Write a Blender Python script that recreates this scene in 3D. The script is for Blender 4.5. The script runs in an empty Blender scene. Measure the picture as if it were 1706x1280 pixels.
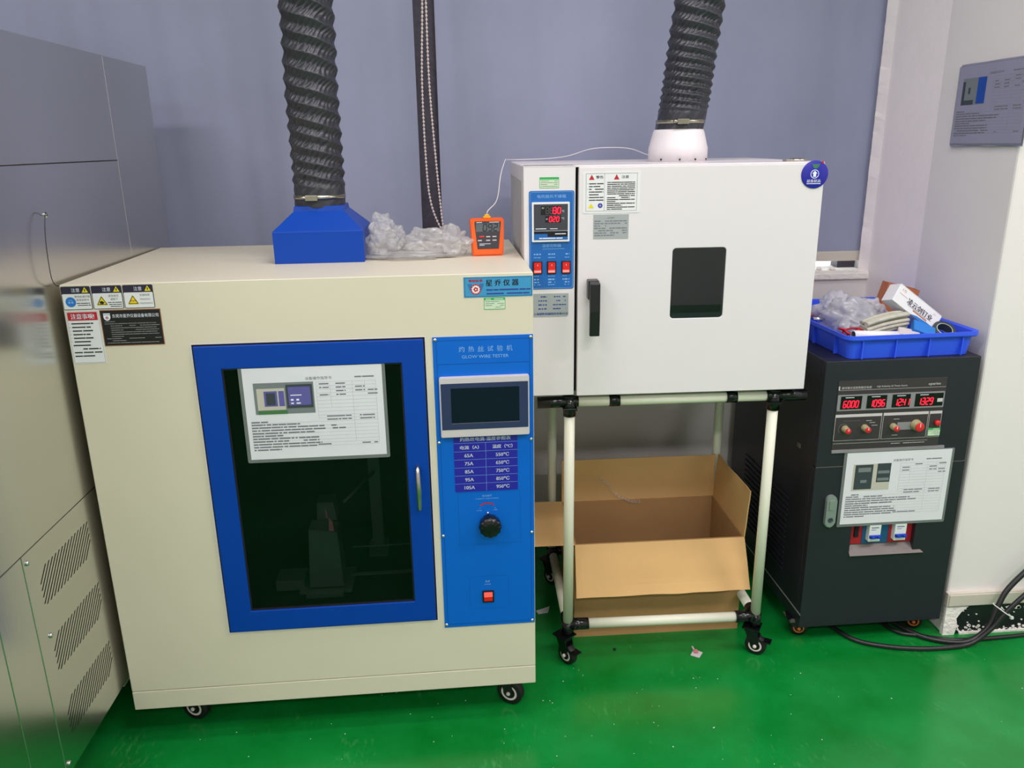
import bpy, bmesh, math, random
from math import sin, cos, pi, radians, sqrt
from mathutils import Vector, Matrix, noise

S = bpy.context.scene
COL = S.collection

# ------------------------------------------------------------------ camera, world, lights, exposure
CAM = (0.0, 0.0, 1.42)
def make_camera():
    p, r, y, f = 0.293, -0.0145, -0.068, 1326.1
    fwd = Vector((-sin(y)*cos(p), cos(y)*cos(p), -sin(p)))
    rt = Vector((cos(y), sin(y), 0)); up = rt.cross(fwd)
    X = rt*cos(r) + up*sin(r); U = -rt*sin(r) + up*cos(r)
    m = Matrix((X, U, -fwd)).transposed().to_4x4(); m.translation = CAM
    cd = bpy.data.cameras.new('camera'); co = bpy.data.objects.new('camera', cd); COL.objects.link(co)
    co.matrix_world = m; cd.sensor_width = 36; cd.lens = f/1706*36; cd.clip_start = .02
    S.camera = co
make_camera()
S.view_settings.view_transform = 'Standard'; S.view_settings.look = 'None'
S.view_settings.gamma = 1; S.view_settings.use_curve_mapping = False
S.view_settings.exposure = 0.09

w = bpy.data.worlds.new('world'); S.world = w; w.use_nodes = True
w.node_tree.nodes['Background'].inputs[0].default_value = (.93, .97, 1, 1)
w.node_tree.nodes['Background'].inputs[1].default_value = 4.0

CEIL = 2.9
LAMPS = [(.25, 1.35, 15), (-1.5, .3, 27), (.9, .0, 24), (-1.3, -1.6, 30), (.9, -1.6, 34), (2.5, .55, 34)]  # first and last are extra lamps that lift tops, blinds and pillar
for lx, ly, le in LAMPS:
    ld = bpy.data.lights.new('ceiling_lamp_light', 'AREA'); ld.shape = 'RECTANGLE'; ld.size = 1.16; ld.size_y = .28
    ld.energy = le; ld.color = (1.0, .92, .97)
    lo = bpy.data.objects.new('ceiling_lamp_light', ld); COL.objects.link(lo); lo.location = (lx, ly, CEIL-.075)

# ------------------------------------------------------------------ materials
def lin(c):
    c = c/255
    return c/12.92 if c <= .04045 else ((c+.055)/1.055)**2.4
def rgb(c):
    return (lin(c[0]), lin(c[1]), lin(c[2]), 1)
MATS = {}
def mat(name, c=(200,200,200), rough=.5, metal=0, spec=.5, var=0, scale=8, bump=0, bscale=60, emit=0, trans=0, alpha=1, coat=0, stretch=(1,1,1)):
    if name in MATS: return MATS[name]
    m = bpy.data.materials.new(name); m.use_nodes = True; nt = m.node_tree; b = nt.nodes['Principled BSDF']
    b.inputs['Base Color'].default_value = rgb(c); b.inputs['Roughness'].default_value = rough
    b.inputs['Metallic'].default_value = metal; b.inputs['Specular IOR Level'].default_value = spec
    b.inputs['Transmission Weight'].default_value = trans; b.inputs['Alpha'].default_value = alpha
    b.inputs['Coat Weight'].default_value = coat
    if emit:
        b.inputs['Emission Color'].default_value = rgb(c); b.inputs['Emission Strength'].default_value = emit
    if var or bump:
        tc = nt.nodes.new('ShaderNodeTexCoord'); mp = nt.nodes.new('ShaderNodeMapping'); mp.inputs['Scale'].default_value = stretch
        nt.links.new(tc.outputs['Object'], mp.inputs['Vector'])
        if var:
            n = nt.nodes.new('ShaderNodeTexNoise'); n.inputs['Scale'].default_value = scale; n.inputs['Detail'].default_value = 5
            nt.links.new(mp.outputs[0], n.inputs['Vector'])
            mr = nt.nodes.new('ShaderNodeMapRange'); mr.inputs['To Min'].default_value = 1-var; mr.inputs['To Max'].default_value = 1+var
            mr.inputs['From Min'].default_value = .3; mr.inputs['From Max'].default_value = .7
            nt.links.new(n.outputs['Fac'], mr.inputs['Value'])
            hs = nt.nodes.new('ShaderNodeHueSaturation'); hs.inputs['Color'].default_value = rgb(c)
            nt.links.new(mr.outputs[0], hs.inputs['Value']); nt.links.new(hs.outputs[0], b.inputs['Base Color'])
        if bump:
            n2 = nt.nodes.new('ShaderNodeTexNoise'); n2.inputs['Scale'].default_value = bscale; n2.inputs['Detail'].default_value = 3
            nt.links.new(mp.outputs[0], n2.inputs['Vector'])
            bp = nt.nodes.new('ShaderNodeBump'); bp.inputs['Strength'].default_value = bump; bp.inputs['Distance'].default_value = .01
            nt.links.new(n2.outputs['Fac'], bp.inputs['Height']); nt.links.new(bp.outputs[0], b.inputs['Normal'])
    MATS[name] = m; return m
M = mat
M('cream', (222,214,192), .42, var=.012, scale=3)
M('blind', (154,159,184), .8, var=.03, scale=5, bump=.15, bscale=900)
M('wall', (234,228,226), .7, var=.01, scale=2, bump=.05, bscale=30)
M('plaster', (252,243,242), .8, var=.01, scale=20, bump=.12, bscale=80)  # pale pink light beside the blind put into the colour
M('ceiling', (225,226,224), .8, var=.01, scale=3)
M('steel', (214,212,208), .24, metal=1, var=.03, scale=2.0, bump=.012, bscale=260, stretch=(1,1,.05))
M('steel_seam', (225,224,218), .35, metal=1)
M('dark_gap', (14,14,16), .9)
M('door_blue', (2,64,164), .36, spec=.3)
M('panel_blue', (3,102,206), .38, spec=.35)
M('panel_dark_blue', (5,70,165), .4)
M('navy', (38,30,160), .4)
M('white_ink', (232,238,250), .5)
M('pale_ink', (130,180,235), .5)
M('black_ink', (22,22,28), .5)
M('grey_ink', (120,120,128), .6)
M('blue_ink', (38,62,150), .5)
M('red_ink', (190,30,42), .5)
M('rubber', (16,16,18), .6)
M('black_plastic', (20,20,24), .35)
M('gloss_black', (14,14,18), .18)
M('hose', (50,51,58), .36, var=.12, scale=30, bump=.1, bscale=120)
M('zinc', (170,165,150), .25, metal=1)
M('chrome', (215,215,215), .15, metal=1)
M('nickel', (190,185,175), .28, metal=1)
M('oven_white', (230,224,226), .38, var=.01, scale=3)
M('window_dark', (64,72,86), .6)
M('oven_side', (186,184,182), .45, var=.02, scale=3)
M('oven_blue', (22,100,178), .4)
M('red_rocker', (225,30,28), .25)
M('red_lit', (255,90,80), .3, emit=.5)
M('led_red', (255,20,50), .4, emit=2.2)
M('led_off', (70,66,68), .5)
M('hmi_bezel', (46,54,92), .3)
M('hmi_screen', (14,24,40), .18, spec=.25)
M('silver_plastic', (205,198,200), .4)
M('paper', (226,226,232), .6, var=.02, scale=12)
M('paper_shade', (150,148,170), .5, var=.03, scale=10)
M('sticker_white', (232,232,234), .45)
M('sticker_green', (50,170,90), .5)
M('sticker_pale', (205,225,195), .5)
M('sticker_grey', (178,182,186), .4, metal=.3)
M('sticker_black', (24,20,22), .4)
M('sticker_head', (38,32,58), .5)
M('sticker_yellow', (235,215,20), .5)
M('sticker_orange', (240,150,20), .5)
M('sticker_blue', (30,120,205), .5)
M('brand_blue', (62,150,200), .4)
M('badge_blue', (38,36,160), .35)
M('badge_text_green', (60,120,90), .5)
M('pipe', (228,228,208), .32)
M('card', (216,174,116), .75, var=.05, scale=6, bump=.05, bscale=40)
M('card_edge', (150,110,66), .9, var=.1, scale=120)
M('card_plain', (176,136,88), .78, var=.05, scale=6)  # darker copy of the card, shade of the box put into the colour
M('psu', (33,34,43), .42, var=.05, scale=4, bump=.03, bscale=400)
M('psu_panel', (58,52,56), .45)
M('psu_grey', (140,138,142), .45)
M('knob_olive', (158,150,110), .4)
M('knob_red', (220,40,45), .35)
M('lock_grey', (150,162,155), .45, metal=.4)
M('alu', (112,104,100), .5, metal=.3)
M('breaker_red', (170,24,44), .45)
M('breaker_teal', (30,90,130), .45)
M('breaker_white', (226,230,226), .4)
M('toggle_blue', (20,60,180), .35)
M('tray_blue', (52,92,242), .38)
M('orange', (242,100,30), .42)
M('orange_wheel', (205,110,40), .4)
M('meter_face', (62,62,70), .4)
M('lcd', (96,104,108), .3)
M('plug_yellow', (240,180,30), .4)
M('wire_white', (225,222,222), .5)
M('wire_red', (190,25,40), .4)
M('wire_grey', (150,146,130), .6)
M('bead', (235,220,215), .35)
M('mullion', (70,64,76), .5, var=.25, scale=60)
M('frame_beige', (206,200,186), .5)
M('peel', (248,243,236), .85, var=.04, scale=40, bump=.5, bscale=90)
M('skirting_black', (22,28,30), .45, var=.3, scale=60)
M('cable', (30,30,32), .35)
M('tie', (225,225,220), .5)
M('dark_chamber', (34,40,38), .7)
M('fixture', (112,118,114), .45, metal=.5)
M('brown_carton', (188,112,72), .8)
M('foam', (188,186,170), .8, var=.12, scale=60)
M('lamp_white', (235,235,235), .5)
M('pink', (205,120,130), .6)
M('photo_grey', (120,128,130), .5)
M('photo_dark', (58,66,72), .5)
M('photo_green', (70,120,70), .5)
M('photo_purple', (96,92,160), .5)
M('photo_cream', (196,192,178), .5)

def floor_mat():
    m = bpy.data.materials.new('green_epoxy'); m.use_nodes = True; nt = m.node_tree; b = nt.nodes['Principled BSDF']
    L = nt.links.new
    tc = nt.nodes.new('ShaderNodeTexCoord')
    n = nt.nodes.new('ShaderNodeTexNoise'); n.inputs['Scale'].default_value = 3.5; n.inputs['Detail'].default_value = 8; n.inputs['Roughness'].default_value = .65
    L(tc.outputs['Object'], n.inputs['Vector'])
    cr = nt.nodes.new('ShaderNodeValToRGB'); cr.color_ramp.elements[0].position = .3; cr.color_ramp.elements[1].position = .72
    cr.color_ramp.elements[0].color = rgb((4,112,34)); cr.color_ramp.elements[1].color = rgb((18,142,62))
    L(n.outputs['Fac'], cr.inputs[0])
    # fine pale scuffs
    n2 = nt.nodes.new('ShaderNodeTexNoise'); n2.inputs['Scale'].default_value = 90; n2.inputs['Detail'].default_value = 4
    mp = nt.nodes.new('ShaderNodeMapping'); mp.inputs['Scale'].default_value = (1, .35, 1); mp.inputs['Rotation'].default_value = (0,0,.5)
    L(tc.outputs['Object'], mp.inputs[0]); L(mp.outputs[0], n2.inputs['Vector'])
    n3 = nt.nodes.new('ShaderNodeTexNoise'); n3.inputs['Scale'].default_value = 5; L(tc.outputs['Object'], n3.inputs['Vector'])
    mul = nt.nodes.new('ShaderNodeMath'); mul.operation = 'MULTIPLY'; L(n2.outputs['Fac'], mul.inputs[0]); L(n3.outputs['Fac'], mul.inputs[1])
    mr = nt.nodes.new('ShaderNodeMapRange'); mr.inputs['From Min'].default_value = .34; mr.inputs['From Max'].default_value = .5; mr.inputs['To Max'].default_value = .16
    L(mul.outputs[0], mr.inputs['Value'])
    mx = nt.nodes.new('ShaderNodeMix'); mx.data_type = 'RGBA'; mx.inputs['B'].default_value = rgb((120,190,130))
    L(mr.outputs[0], mx.inputs['Factor']); L(cr.outputs[0], mx.inputs['A']); L(mx.outputs['Result'], b.inputs['Base Color'])
    r = nt.nodes.new('ShaderNodeMapRange'); r.inputs['To Min'].default_value = .13; r.inputs['To Max'].default_value = .30
    L(n.outputs['Fac'], r.inputs['Value']); L(r.outputs[0], b.inputs['Roughness'])
    bp = nt.nodes.new('ShaderNodeBump'); bp.inputs['Strength'].default_value = .08; bp.inputs['Distance'].default_value = .01
    L(n.outputs['Fac'], bp.inputs['Height']); L(bp.outputs[0], b.inputs['Normal'])
    MATS['green_epoxy'] = m
floor_mat()

def clear_mat(name, tint, gloss=.12, white=0.0, rough=.05, wcol=(235,235,240)):
    """thin sheet: see-through tinted + fresnel reflection + a share of milky diffuse"""
    m = bpy.data.materials.new(name); m.use_nodes = True; nt = m.node_tree; L = nt.links.new
    for n in list(nt.nodes): nt.nodes.remove(n)
    out = nt.nodes.new('ShaderNodeOutputMaterial')
    tr = nt.nodes.new('ShaderNodeBsdfTransparent'); tr.inputs[0].default_value = (*tint, 1)
    gl = nt.nodes.new('ShaderNodeBsdfGlossy'); gl.inputs['Roughness'].default_value = rough
    fr = nt.nodes.new('ShaderNodeFresnel'); fr.inputs[0].default_value = 1.45
    ad = nt.nodes.new('ShaderNodeMath'); ad.operation = 'MULTIPLY_ADD'; ad.inputs[1].default_value = .55; ad.inputs[2].default_value = gloss
    L(fr.outputs[0], ad.inputs[0])
    last = tr
    if white:
        df = nt.nodes.new('ShaderNodeBsdfDiffuse'); df.inputs[0].default_value = rgb(wcol)
        tl = nt.nodes.new('ShaderNodeBsdfTranslucent'); tl.inputs[0].default_value = rgb(wcol)
        m0 = nt.nodes.new('ShaderNodeMixShader'); m0.inputs[0].default_value = .45; L(df.outputs[0], m0.inputs[1]); L(tl.outputs[0], m0.inputs[2])
        m1 = nt.nodes.new('ShaderNodeMixShader'); m1.inputs[0].default_value = white; L(tr.outputs[0], m1.inputs[1]); L(m0.outputs[0], m1.inputs[2]); last = m1
    m2 = nt.nodes.new('ShaderNodeMixShader'); L(ad.outputs[0], m2.inputs[0]); L(last.outputs[0], m2.inputs[1]); L(gl.outputs[0], m2.inputs[2])
    L(m2.outputs[0], out.inputs[0]); MATS[name] = m
clear_mat('tinted_glass', (.62,.66,.66), .0, rough=.02)
clear_mat('oven_glass', (.45,.48,.52), .05, rough=.02)
clear_mat('window_glass', (.95,.97,.97), .0, rough=.01)
clear_mat('poly_film', (.98,.98,.98), .02, white=.34, rough=.16, wcol=(252,252,252))
clear_mat('poly_milky', (.98,.98,.98), .04, white=.62, rough=.2, wcol=(252,252,254))
clear_mat('laminate', (.75,.78,.8), .06, white=.28, rough=.15)

# ------------------------------------------------------------------ mesh builder
def text_geo(body, _c={}):
    if body in _c: return _c[body]
    c = bpy.data.curves.new('tmp', 'FONT'); c.body = body; c.size = 1; c.resolution_u = 2; c.fill_mode = 'FRONT'
    o = bpy.data.objects.new('tmp', c); COL.objects.link(o)
    dg = bpy.context.evaluated_depsgraph_get(); ev = o.evaluated_get(dg); me = ev.to_mesh()
    vs = [(v.co.x, v.co.y) for v in me.vertices]; fs = [tuple(p.vertices) for p in me.polygons]
    ev.to_mesh_clear(); bpy.data.objects.remove(o); bpy.data.curves.remove(c)
    if not vs: vs = [(0,0),(1,0),(1,1)]
    x0 = min(v[0] for v in vs); x1 = max(v[0] for v in vs); y0 = min(v[1] for v in vs); y1 = max(v[1] for v in vs)
    _c[body] = (vs, fs, x0, x1, y0, y1); return _c[body]

SEG = {'0':'abcdef','1':'bc','2':'abged','3':'abgcd','4':'fgbc','5':'afgcd','6':'afgedc','7':'abc','8':'abcdefg','9':'abcdfg'}

class B:
    def __init__(s): s.bm = bmesh.new()
    def box(s, x0, x1, y0, y1, z0, z1, bev=0, seg=2, M4=None):
        bm = s.bm
        vs = [bm.verts.new((x, y, z)) for x in (x0, x1) for y in (y0, y1) for z in (z0, z1)]
        idx = [(0,1,3,2),(4,6,7,5),(0,4,5,1),(2,3,7,6),(0,2,6,4),(1,5,7,3)]
        fs = [bm.faces.new([vs[i] for i in f]) for f in idx]
        if bev:
            es = list({e for f in fs for e in f.edges})
            r = bmesh.ops.bevel(bm, geom=es, offset=bev, segments=seg, affect='EDGES', profile=.5)
            vs = list({v for f in r['faces'] for v in f.verts} | {v for v in vs if v.is_valid})
        if M4: bmesh.ops.transform(bm, matrix=M4, verts=vs)
        return s
    def quad(s, a, b, c, d):
        s.bm.faces.new([s.bm.verts.new(p) for p in (a, b, c, d)]); return s
    def rect(s, u0, u1, z0, z1, y):          # flat rectangle in a front plane, facing -y
        return s.quad((u0,y,z0),(u1,y,z0),(u1,y,z1),(u0,y,z1))
    def frame(s, u0, u1, z0, z1, y, t):      # flat outline
        s.rect(u0,u1,z1-t,z1,y); s.rect(u0,u1,z0,z0+t,y); s.rect(u0,u0+t,z0+t,z1-t,y); return s.rect(u1-t,u1,z0+t,z1-t,y)
    def poly(s, pts, y):
        s.bm.faces.new([s.bm.verts.new((p[0], y, p[1])) for p in pts]); return s
    def disc(s, u, z, r, y, n=24, a0=0, a1=2*pi):
        return s.poly([(u+r*cos(a0+(a1-a0)*i/n), z+r*sin(a0+(a1-a0)*i/n)) for i in range(n)], y)
    def ring(s, u, z, r0, r1, y, n=24, a0=0, a1=2*pi):
        for i in range(n):
            a, b = a0+(a1-a0)*i/n, a0+(a1-a0)*(i+1)/n
            s.poly([(u+r1*cos(a),z+r1*sin(a)),(u+r1*cos(b),z+r1*sin(b)),(u+r0*cos(b),z+r0*sin(b)),(u+r0*cos(a),z+r0*sin(a))], y)
        return s
    def prism(s, pts, y0, y1, bev=0):        # outline in (x, z), thickness along y
        bm = s.bm
        a = [bm.verts.new((p[0], y0, p[1])) for p in pts]; b = [bm.verts.new((p[0], y1, p[1])) for p in pts]
        n = len(pts); fs = [bm.faces.new(a), bm.faces.new(b[::-1])]
        for i in range(n): fs.append(bm.faces.new((a[i], b[i], b[(i+1)%n], a[(i+1)%n])))
        if bev: bmesh.ops.bevel(bm, geom=list(fs[0].edges), offset=bev, segments=2, affect='EDGES')
        return s
    def rrect(s, u0, u1, z0, z1, y0, y1, r, n=5, bev=0):
        return s.prism(rr(u0,u1,z0,z1,r,n), y0, y1, bev)
    def cyl(s, p0, p1, r0, r1=None, n=20, caps=True):
        r1 = r0 if r1 is None else r1
        return s.tube([p0, p1], [r0, r1], n, caps)
    def tube(s, pts, r, n=12, caps=True):
        bm = s.bm; pts = [Vector(p) for p in pts]
        if not isinstance(r, (list, tuple)): r = [r]*len(pts)
        t0 = (pts[1]-pts[0]).normalized(); a = Vector((0,0,1)) if abs(t0.z) < .9 else Vector((1,0,0))
        nrm = t0.cross(a).normalized(); rings = []
        for i, p in enumerate(pts):
            t = ((pts[min(i+1,len(pts)-1)]-pts[max(i-1,0)])).normalized()
            nrm = (nrm - t*nrm.dot(t)).normalized(); bn = t.cross(nrm)
            rings.append([bm.verts.new(p+(nrm*cos(2*pi*k/n)+bn*sin(2*pi*k/n))*r[i]) for k in range(n)])
        for i in range(len(rings)-1):
            for k in range(n):
                f = bm.faces.new((rings[i][k], rings[i][(k+1)%n], rings[i+1][(k+1)%n], rings[i+1][k])); f.smooth = True
        if caps:
            bm.faces.new(rings[0][::-1]); bm.faces.new(rings[-1])
        return s
    def lathe(s, prof, c=(0,0,0), axis='z', n=32, a0=0, lobes=0, amp=0):
        bm = s.bm; rings = []
        for r, h in prof:
            ring = []
            for k in range(n):
                a = a0+2*pi*k/n; rr_ = r*(1+amp*cos(lobes*a)) if lobes else r
                if axis == 'z': v = (rr_*cos(a), rr_*sin(a), h)
                elif axis == 'y': v = (rr_*cos(a), h, rr_*sin(a))
                else: v = (h, rr_*cos(a), rr_*sin(a))
                ring.append(bm.verts.new((v[0]+c[0], v[1]+c[1], v[2]+c[2])))
            rings.append(ring)
        for i in range(len(rings)-1):
            for k in range(n):
                f = bm.faces.new((rings[i][k], rings[i][(k+1)%n], rings[i+1][(k+1)%n], rings[i+1][k])); f.smooth = True
        bm.faces.new(rings[0]); bm.faces.new(rings[-1][::-1]); return s
    def text(s, body, u, z, h, y, al='c', width=None, bold=0):
        """h: height of the glyph box; u is centre ('c') or left edge ('l'); width: fit to this width"""
        vs, fs, x0, x1, y0, y1 = text_geo(body)
        k = h/(y1-y0); kx = k if width is None else width/(x1-x0)
        W = (x1-x0)*kx; ox = u - (W/2 if al == 'c' else 0)
        for d in ([0] if not bold else [-bold, 0, bold]):
            bv = [s.bm.verts.new((ox+(a-x0)*kx+d, y-abs(d)*.01, z-h/2+(b-y0)*k)) for a, b in vs]
            for f in fs:
                try: s.bm.faces.new([bv[i] for i in f])
                except ValueError: pass
        return s
    def dashes(s, u0, u1, z, h, y, rnd, fill=.8, word=(.5, 5)):
        """one line of print too small to read: characters as little blocks"""
        u = u0
        while u < u1:
            n = rnd.uniform(*word)*h*3
            e = min(u+n, u1)
            if rnd.random() < fill: s.rect(u, e, z-h/2, z+h/2, y)
            u = e + h*rnd.uniform(.3, .9)
        return s
    def seg(s, body, u, z, w, h, y, t=None, slant=.12, skip=''):
        t = t or h*.14; x = u
        for ch in body:
            if ch == '.':
                s.rect(x-w*.2, x-w*.2+t, z, z+t, y); continue
            P = {'a':((0,h),(w,h)),'d':((0,0),(w,0)),'g':((0,h/2),(w,h/2)),'f':((0,h/2),(0,h)),'e':((0,0),(0,h/2)),'b':((w,h/2),(w,h)),'c':((w,0),(w,h/2))}
            for q in SEG.get(ch, ''):
                (ax, az), (bx, bz) = P[q]
                if az == bz: pts = [(ax+t*.2,az-t/2),(bx-t*.2,az-t/2),(bx-t*.2,az+t/2),(ax+t*.2,az+t/2)]
                else: pts = [(ax-t/2,az+t*.2),(ax+t/2,az+t*.2),(ax+t/2,bz-t*.2),(ax-t/2,bz-t*.2)]
                s.poly([(x+a+b*slant, z+b) for a, b in pts], y)
            x += w*1.55
        return s
    def build(s, name, m, parent=None, smooth=False, bev=0, solid=0):
        me = bpy.data.meshes.new(name)
        bmesh.ops.recalc_face_normals(s.bm, faces=s.bm.faces) if not getattr(s, 'flat', False) else None
        if smooth:
            for f in s.bm.faces: f.smooth = True
        s.bm.to_mesh(me); s.bm.free(); me.materials.append(MATS[m] if isinstance(m, str) else m)
        o = bpy.data.objects.new(name, me); COL.objects.link(o)
        if parent: o.parent = parent
        if bev:
            md = o.modifiers.new('b', 'BEVEL'); md.width = bev; md.segments = 2; md.limit_method = 'ANGLE'; md.angle_limit = radians(40)
        return o

def rr(u0, u1, z0, z1, r, n=5):
    pts = []
    for cx, cz, a in ((u1-r,z1-r,0),(u0+r,z1-r,pi/2),(u0+r,z0+r,pi),(u1-r,z0+r,1.5*pi)):
        pts += [(cx+r*cos(a+pi/2*i/n), cz+r*sin(a+pi/2*i/n)) for i in range(n+1)]
    return pts
def empty(name, loc=(0,0,0), yaw=0, label=None, cat=None, group=None):
    o = bpy.data.objects.new(name, None); COL.objects.link(o); o.location = loc; o.rotation_euler = (0,0,yaw); o.empty_display_size = .05
    if label: tag(o, label, cat, group)
    return o
def tag(o, label, cat, group=None, kind=None):
    if label: o['label'] = label
    if cat: o['category'] = cat
    if group: o['group'] = group
    if kind: o['kind'] = kind
    return o
def st(o): o['kind'] = 'structure'; return o
def lab(o, l): o['label'] = l; return o
def spline(P, n=10):
    P = [Vector(p) for p in P]; Q = [P[0]*2-P[1]]+P+[P[-1]*2-P[-2]]; out = []
    for i in range(1, len(Q)-2):
        for k in range(n):
            t = k/n; a, b, c, d = Q[i-1], Q[i], Q[i+1], Q[i+2]
            out.append(.5*((2*b)+(c-a)*t+(2*a-5*b+4*c-d)*t*t+(3*b-a-3*c+d)*t**3))
    out.append(P[-1]); return out
RN = random.Random(7)

# ------------------------------------------------------------------ room shell
YB = 2.62      # face of the back wall
XR = 1.409      # face of the side of the pillar / right wall
b = B(); b.box(-3.2, 3.4, -3.2, 3.1, -.1, 0); st(b.build('floor', 'green_epoxy'))
b = B(); b.box(-3.2, 3.4, -3.2, 3.1, CEIL, CEIL+.1); st(b.build('ceiling', 'ceiling'))
b = B(); b.box(-3.2, XR+.0, YB, YB+.24, 0, .962)                     # below the sill
b.box(-3.2, XR, YB, YB+.24, 2.62, CEIL); b.box(-3.2, -1.9, YB, YB+.24, .962, 2.62)
st(b.build('wall_back', 'wall'))
# pillar: side face at x = XR, front face at y = 1.97
b = B(); b.box(XR, 3.4, 1.97, YB+.24, 0, CEIL); st(b.build('wall_right', 'wall', bev=.006))
b = B(); b.box(3.3, 3.4, -3.2, 1.97, 0, CEIL); st(b.build('wall_side', 'wall'))
b = B(); b.box(-3.3, -3.2, -3.2, 3.1, 0, CEIL); st(b.build('wall_left', 'wall'))
b = B(); b.box(-3.2, 3.4, -3.3, -3.2, 0, CEIL); st(b.build('wall_front', 'wall'))
# torn plaster edge beside the blind; smooth band bulged and paled to look lit
b = B(); n = 150; rows = []
for i in range(n+1):
    z = .30 + (2.62-.30)*i/n
    j = .012*noise.noise(Vector((0, 3, z*14))) + .006*noise.noise(Vector((2, 1, z*50)))
    rows.append([b.bm.verts.new(p) for p in [(XR-.0005-.010*t_**1.7, 2.34+.29*t_, z) for t_ in (0,.15,.3,.45,.6,.75,.88,.95)]+[(XR-.026+j*.3, 2.652+j*.3, z), (XR-.001, 2.70+j, z)]])
for i in range(n):
    for k in range(9): b.bm.faces.new((rows[i][k], rows[i+1][k], rows[i+1][k+1], rows[i][k+1])).smooth = k < 7
st(b.build('trim_1', 'plaster', smooth=False))
# window 1: frame, rail, glass and sill behind the blinds
wr = empty('window_1', (0, 2.76, .97)); st(wr)
b = B(); b.box(-1.9, XR, -.02, .03, .05, .075); b.box(-1.9, XR, -.02, .03, 1.60, 1.65)
b.build('window_frame', 'frame_beige', wr)
b = B(); b.box(-.17, .06, -.035, .0, .0, 1.65); b.build('mullion', 'mullion', wr)
b = B(); b.box(1.345, XR, -.03, .02, .0, .06); lab(b.build('frame_block', 'mullion', wr), 'dark frame corner beside the daylight gap')
b = B(); b.box(-1.9, XR, .005, .011, 0, 1.62); b.build('glass_pane', 'window_glass', wr)
b = B(); b.box(-1.9, XR, -.0, .02, 0, .014); b.build('bottom_rail', 'mullion', wr)
# sill with flaking plaster lumps
b = B(); b.box(-1.9, XR, YB-.012, YB+.24, .962, .985, bev=.004); st(b.build('window_sill', 'peel'))
b = B()
for k in range(16):
    x = RN.uniform(1.0, 1.38); r = RN.uniform(.006, .016)
    b.lathe([(r*.3,0),(r,.003),(r*.7,.009),(r*.2,.012)], (x, RN.uniform(2.66,2.73), .985), n=7)
tag(st(b.build('plaster_crumbs', 'peel')), None, None); bpy.data.objects['plaster_crumbs']['kind'] = 'stuff'
tag(bpy.data.objects['plaster_crumbs'], 'flaked white plaster crumbs lying on the window sill', 'plaster')

# moulding and peeled skirting on the pillar front
b = B(); b.prism([(XR-.004,.098),(3.3,.098),(3.3,.140),(XR-.004,.140)], 1.952, 1.972, bev=.004); st(b.build('baseboard_right', 'frame_beige'))
b = B(); b.box(XR+.028, 3.3, 1.962, 1.972, 0, .094); st(b.build('baseboard_front', 'skirting_black'))
b = B()
def blob(b, x, z, r, y, n=9):
    b.prism([(x+r*(.6+.6*RN.random())*cos(2*pi*i/n), max(.002, z+r*.8*(.6+.6*RN.random())*sin(2*pi*i/n))) for i in range(n)], y, y+.003)
for k in range(120):
    x = XR+.04+RN.random()**1.2*.6; z = .006+.026*RN.random()**2
    blob(b, x, z, RN.uniform(.002,.006), 1.9595)
for k in range(26): blob(b, XR+.05+RN.random()*.5, RN.uniform(.03,.085), RN.uniform(.0012,.003), 1.9595)
for k in range(50): blob(b, XR+.16+RN.random()*.5, RN.uniform(.078,.092), RN.uniform(.004,.008), 1.9595)
b.prism([(XR-.002,.0),(XR+.034,.0),(XR+.040,.03),(XR+.034,.055),(XR+.045,.075),(XR+.065,.094),(XR-.002,.094)], 1.958, 1.9725)
b.box(XR+.05, 3.3, 1.957, 1.965, 0, .0075)
st(b.build('trim_2', 'peel'))

# unseen ceiling lamps; first and last are added to brighten machine tops and pillar
for i, (lx, ly, le) in enumerate(LAMPS):
    b = B(); b.box(-.64, .64, -.18, .18, .02, .06); b.box(-.64,-.6,-.18,.18,-.02,.02); b.box(.6,.64,-.18,.18,-.02,.02); b.box(-.6,.6,-.18,-.155,-.02,.02); b.box(-.6,.6,.155,.18,-.02,.02)
    o = b.build('ceiling_lamp', 'lamp_white'); o.location = (lx, ly, CEIL-.06)
    tag(o, ['white ceiling lamp right above the gap between cream machine and white oven', 'white ceiling lamp above the steel cabinet at the left', 'white ceiling lamp nearest overhead, right of the camera', 'rearmost white ceiling lamp at the left, far behind the camera', 'rearmost white ceiling lamp at the right, far behind the camera', 'white ceiling lamp in front of the right hand pillar'][i], 'lamp', 'ceiling lamps')

# ------------------------------------------------------------------ blinds and bead chain
def blind(x0, x1, zb, label, seed, y=2.69):
    o = empty('roller_blind', (0, y, 0), 0, label, 'blind', 'blue grey fabric blinds')
    b = B(); nx, nz = 160, 30; V = []
    for i in range(nz+1):
        z = zb+(2.6-zb)*i/nz; row = []
        for k in range(nx+1):
            x = x0+(x1-x0)*k/nx
            e = min(1, (x-x0)/.05, (x1-x)/.05)
            d = .034*noise.noise(Vector((x*4.2, seed, z*.45))) + .006*noise.noise(Vector((x*16+z*.8, seed+4, z*.8))) + .003*noise.noise(Vector((x*5, seed+9, z*6)))
            row.append(b.bm.verts.new((x, d*e-.004, z)))
        V.append(row)
    for i in range(nz):
        for k in range(nx): b.bm.faces.new((V[i][k], V[i][k+1], V[i+1][k+1], V[i+1][k]))
    b.build('fabric', 'blind', o, smooth=True)
    b = B(); b.box(x0, x1, -.012, .004, zb-.03, zb+.004, bev=.003); b.build('bottom_bar', 'frame_beige', o)
    b = B(); b.cyl((x0, 0, 2.58), (x1, 0, 2.58), .02); b.build('roller_tube', 'frame_beige', o)
    return o
blind(-1.86, -.106, 1.045, 'blue-grey fabric blind left of the hanging bead chain, behind the dark-hosed cream machine', 1.3)
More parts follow.
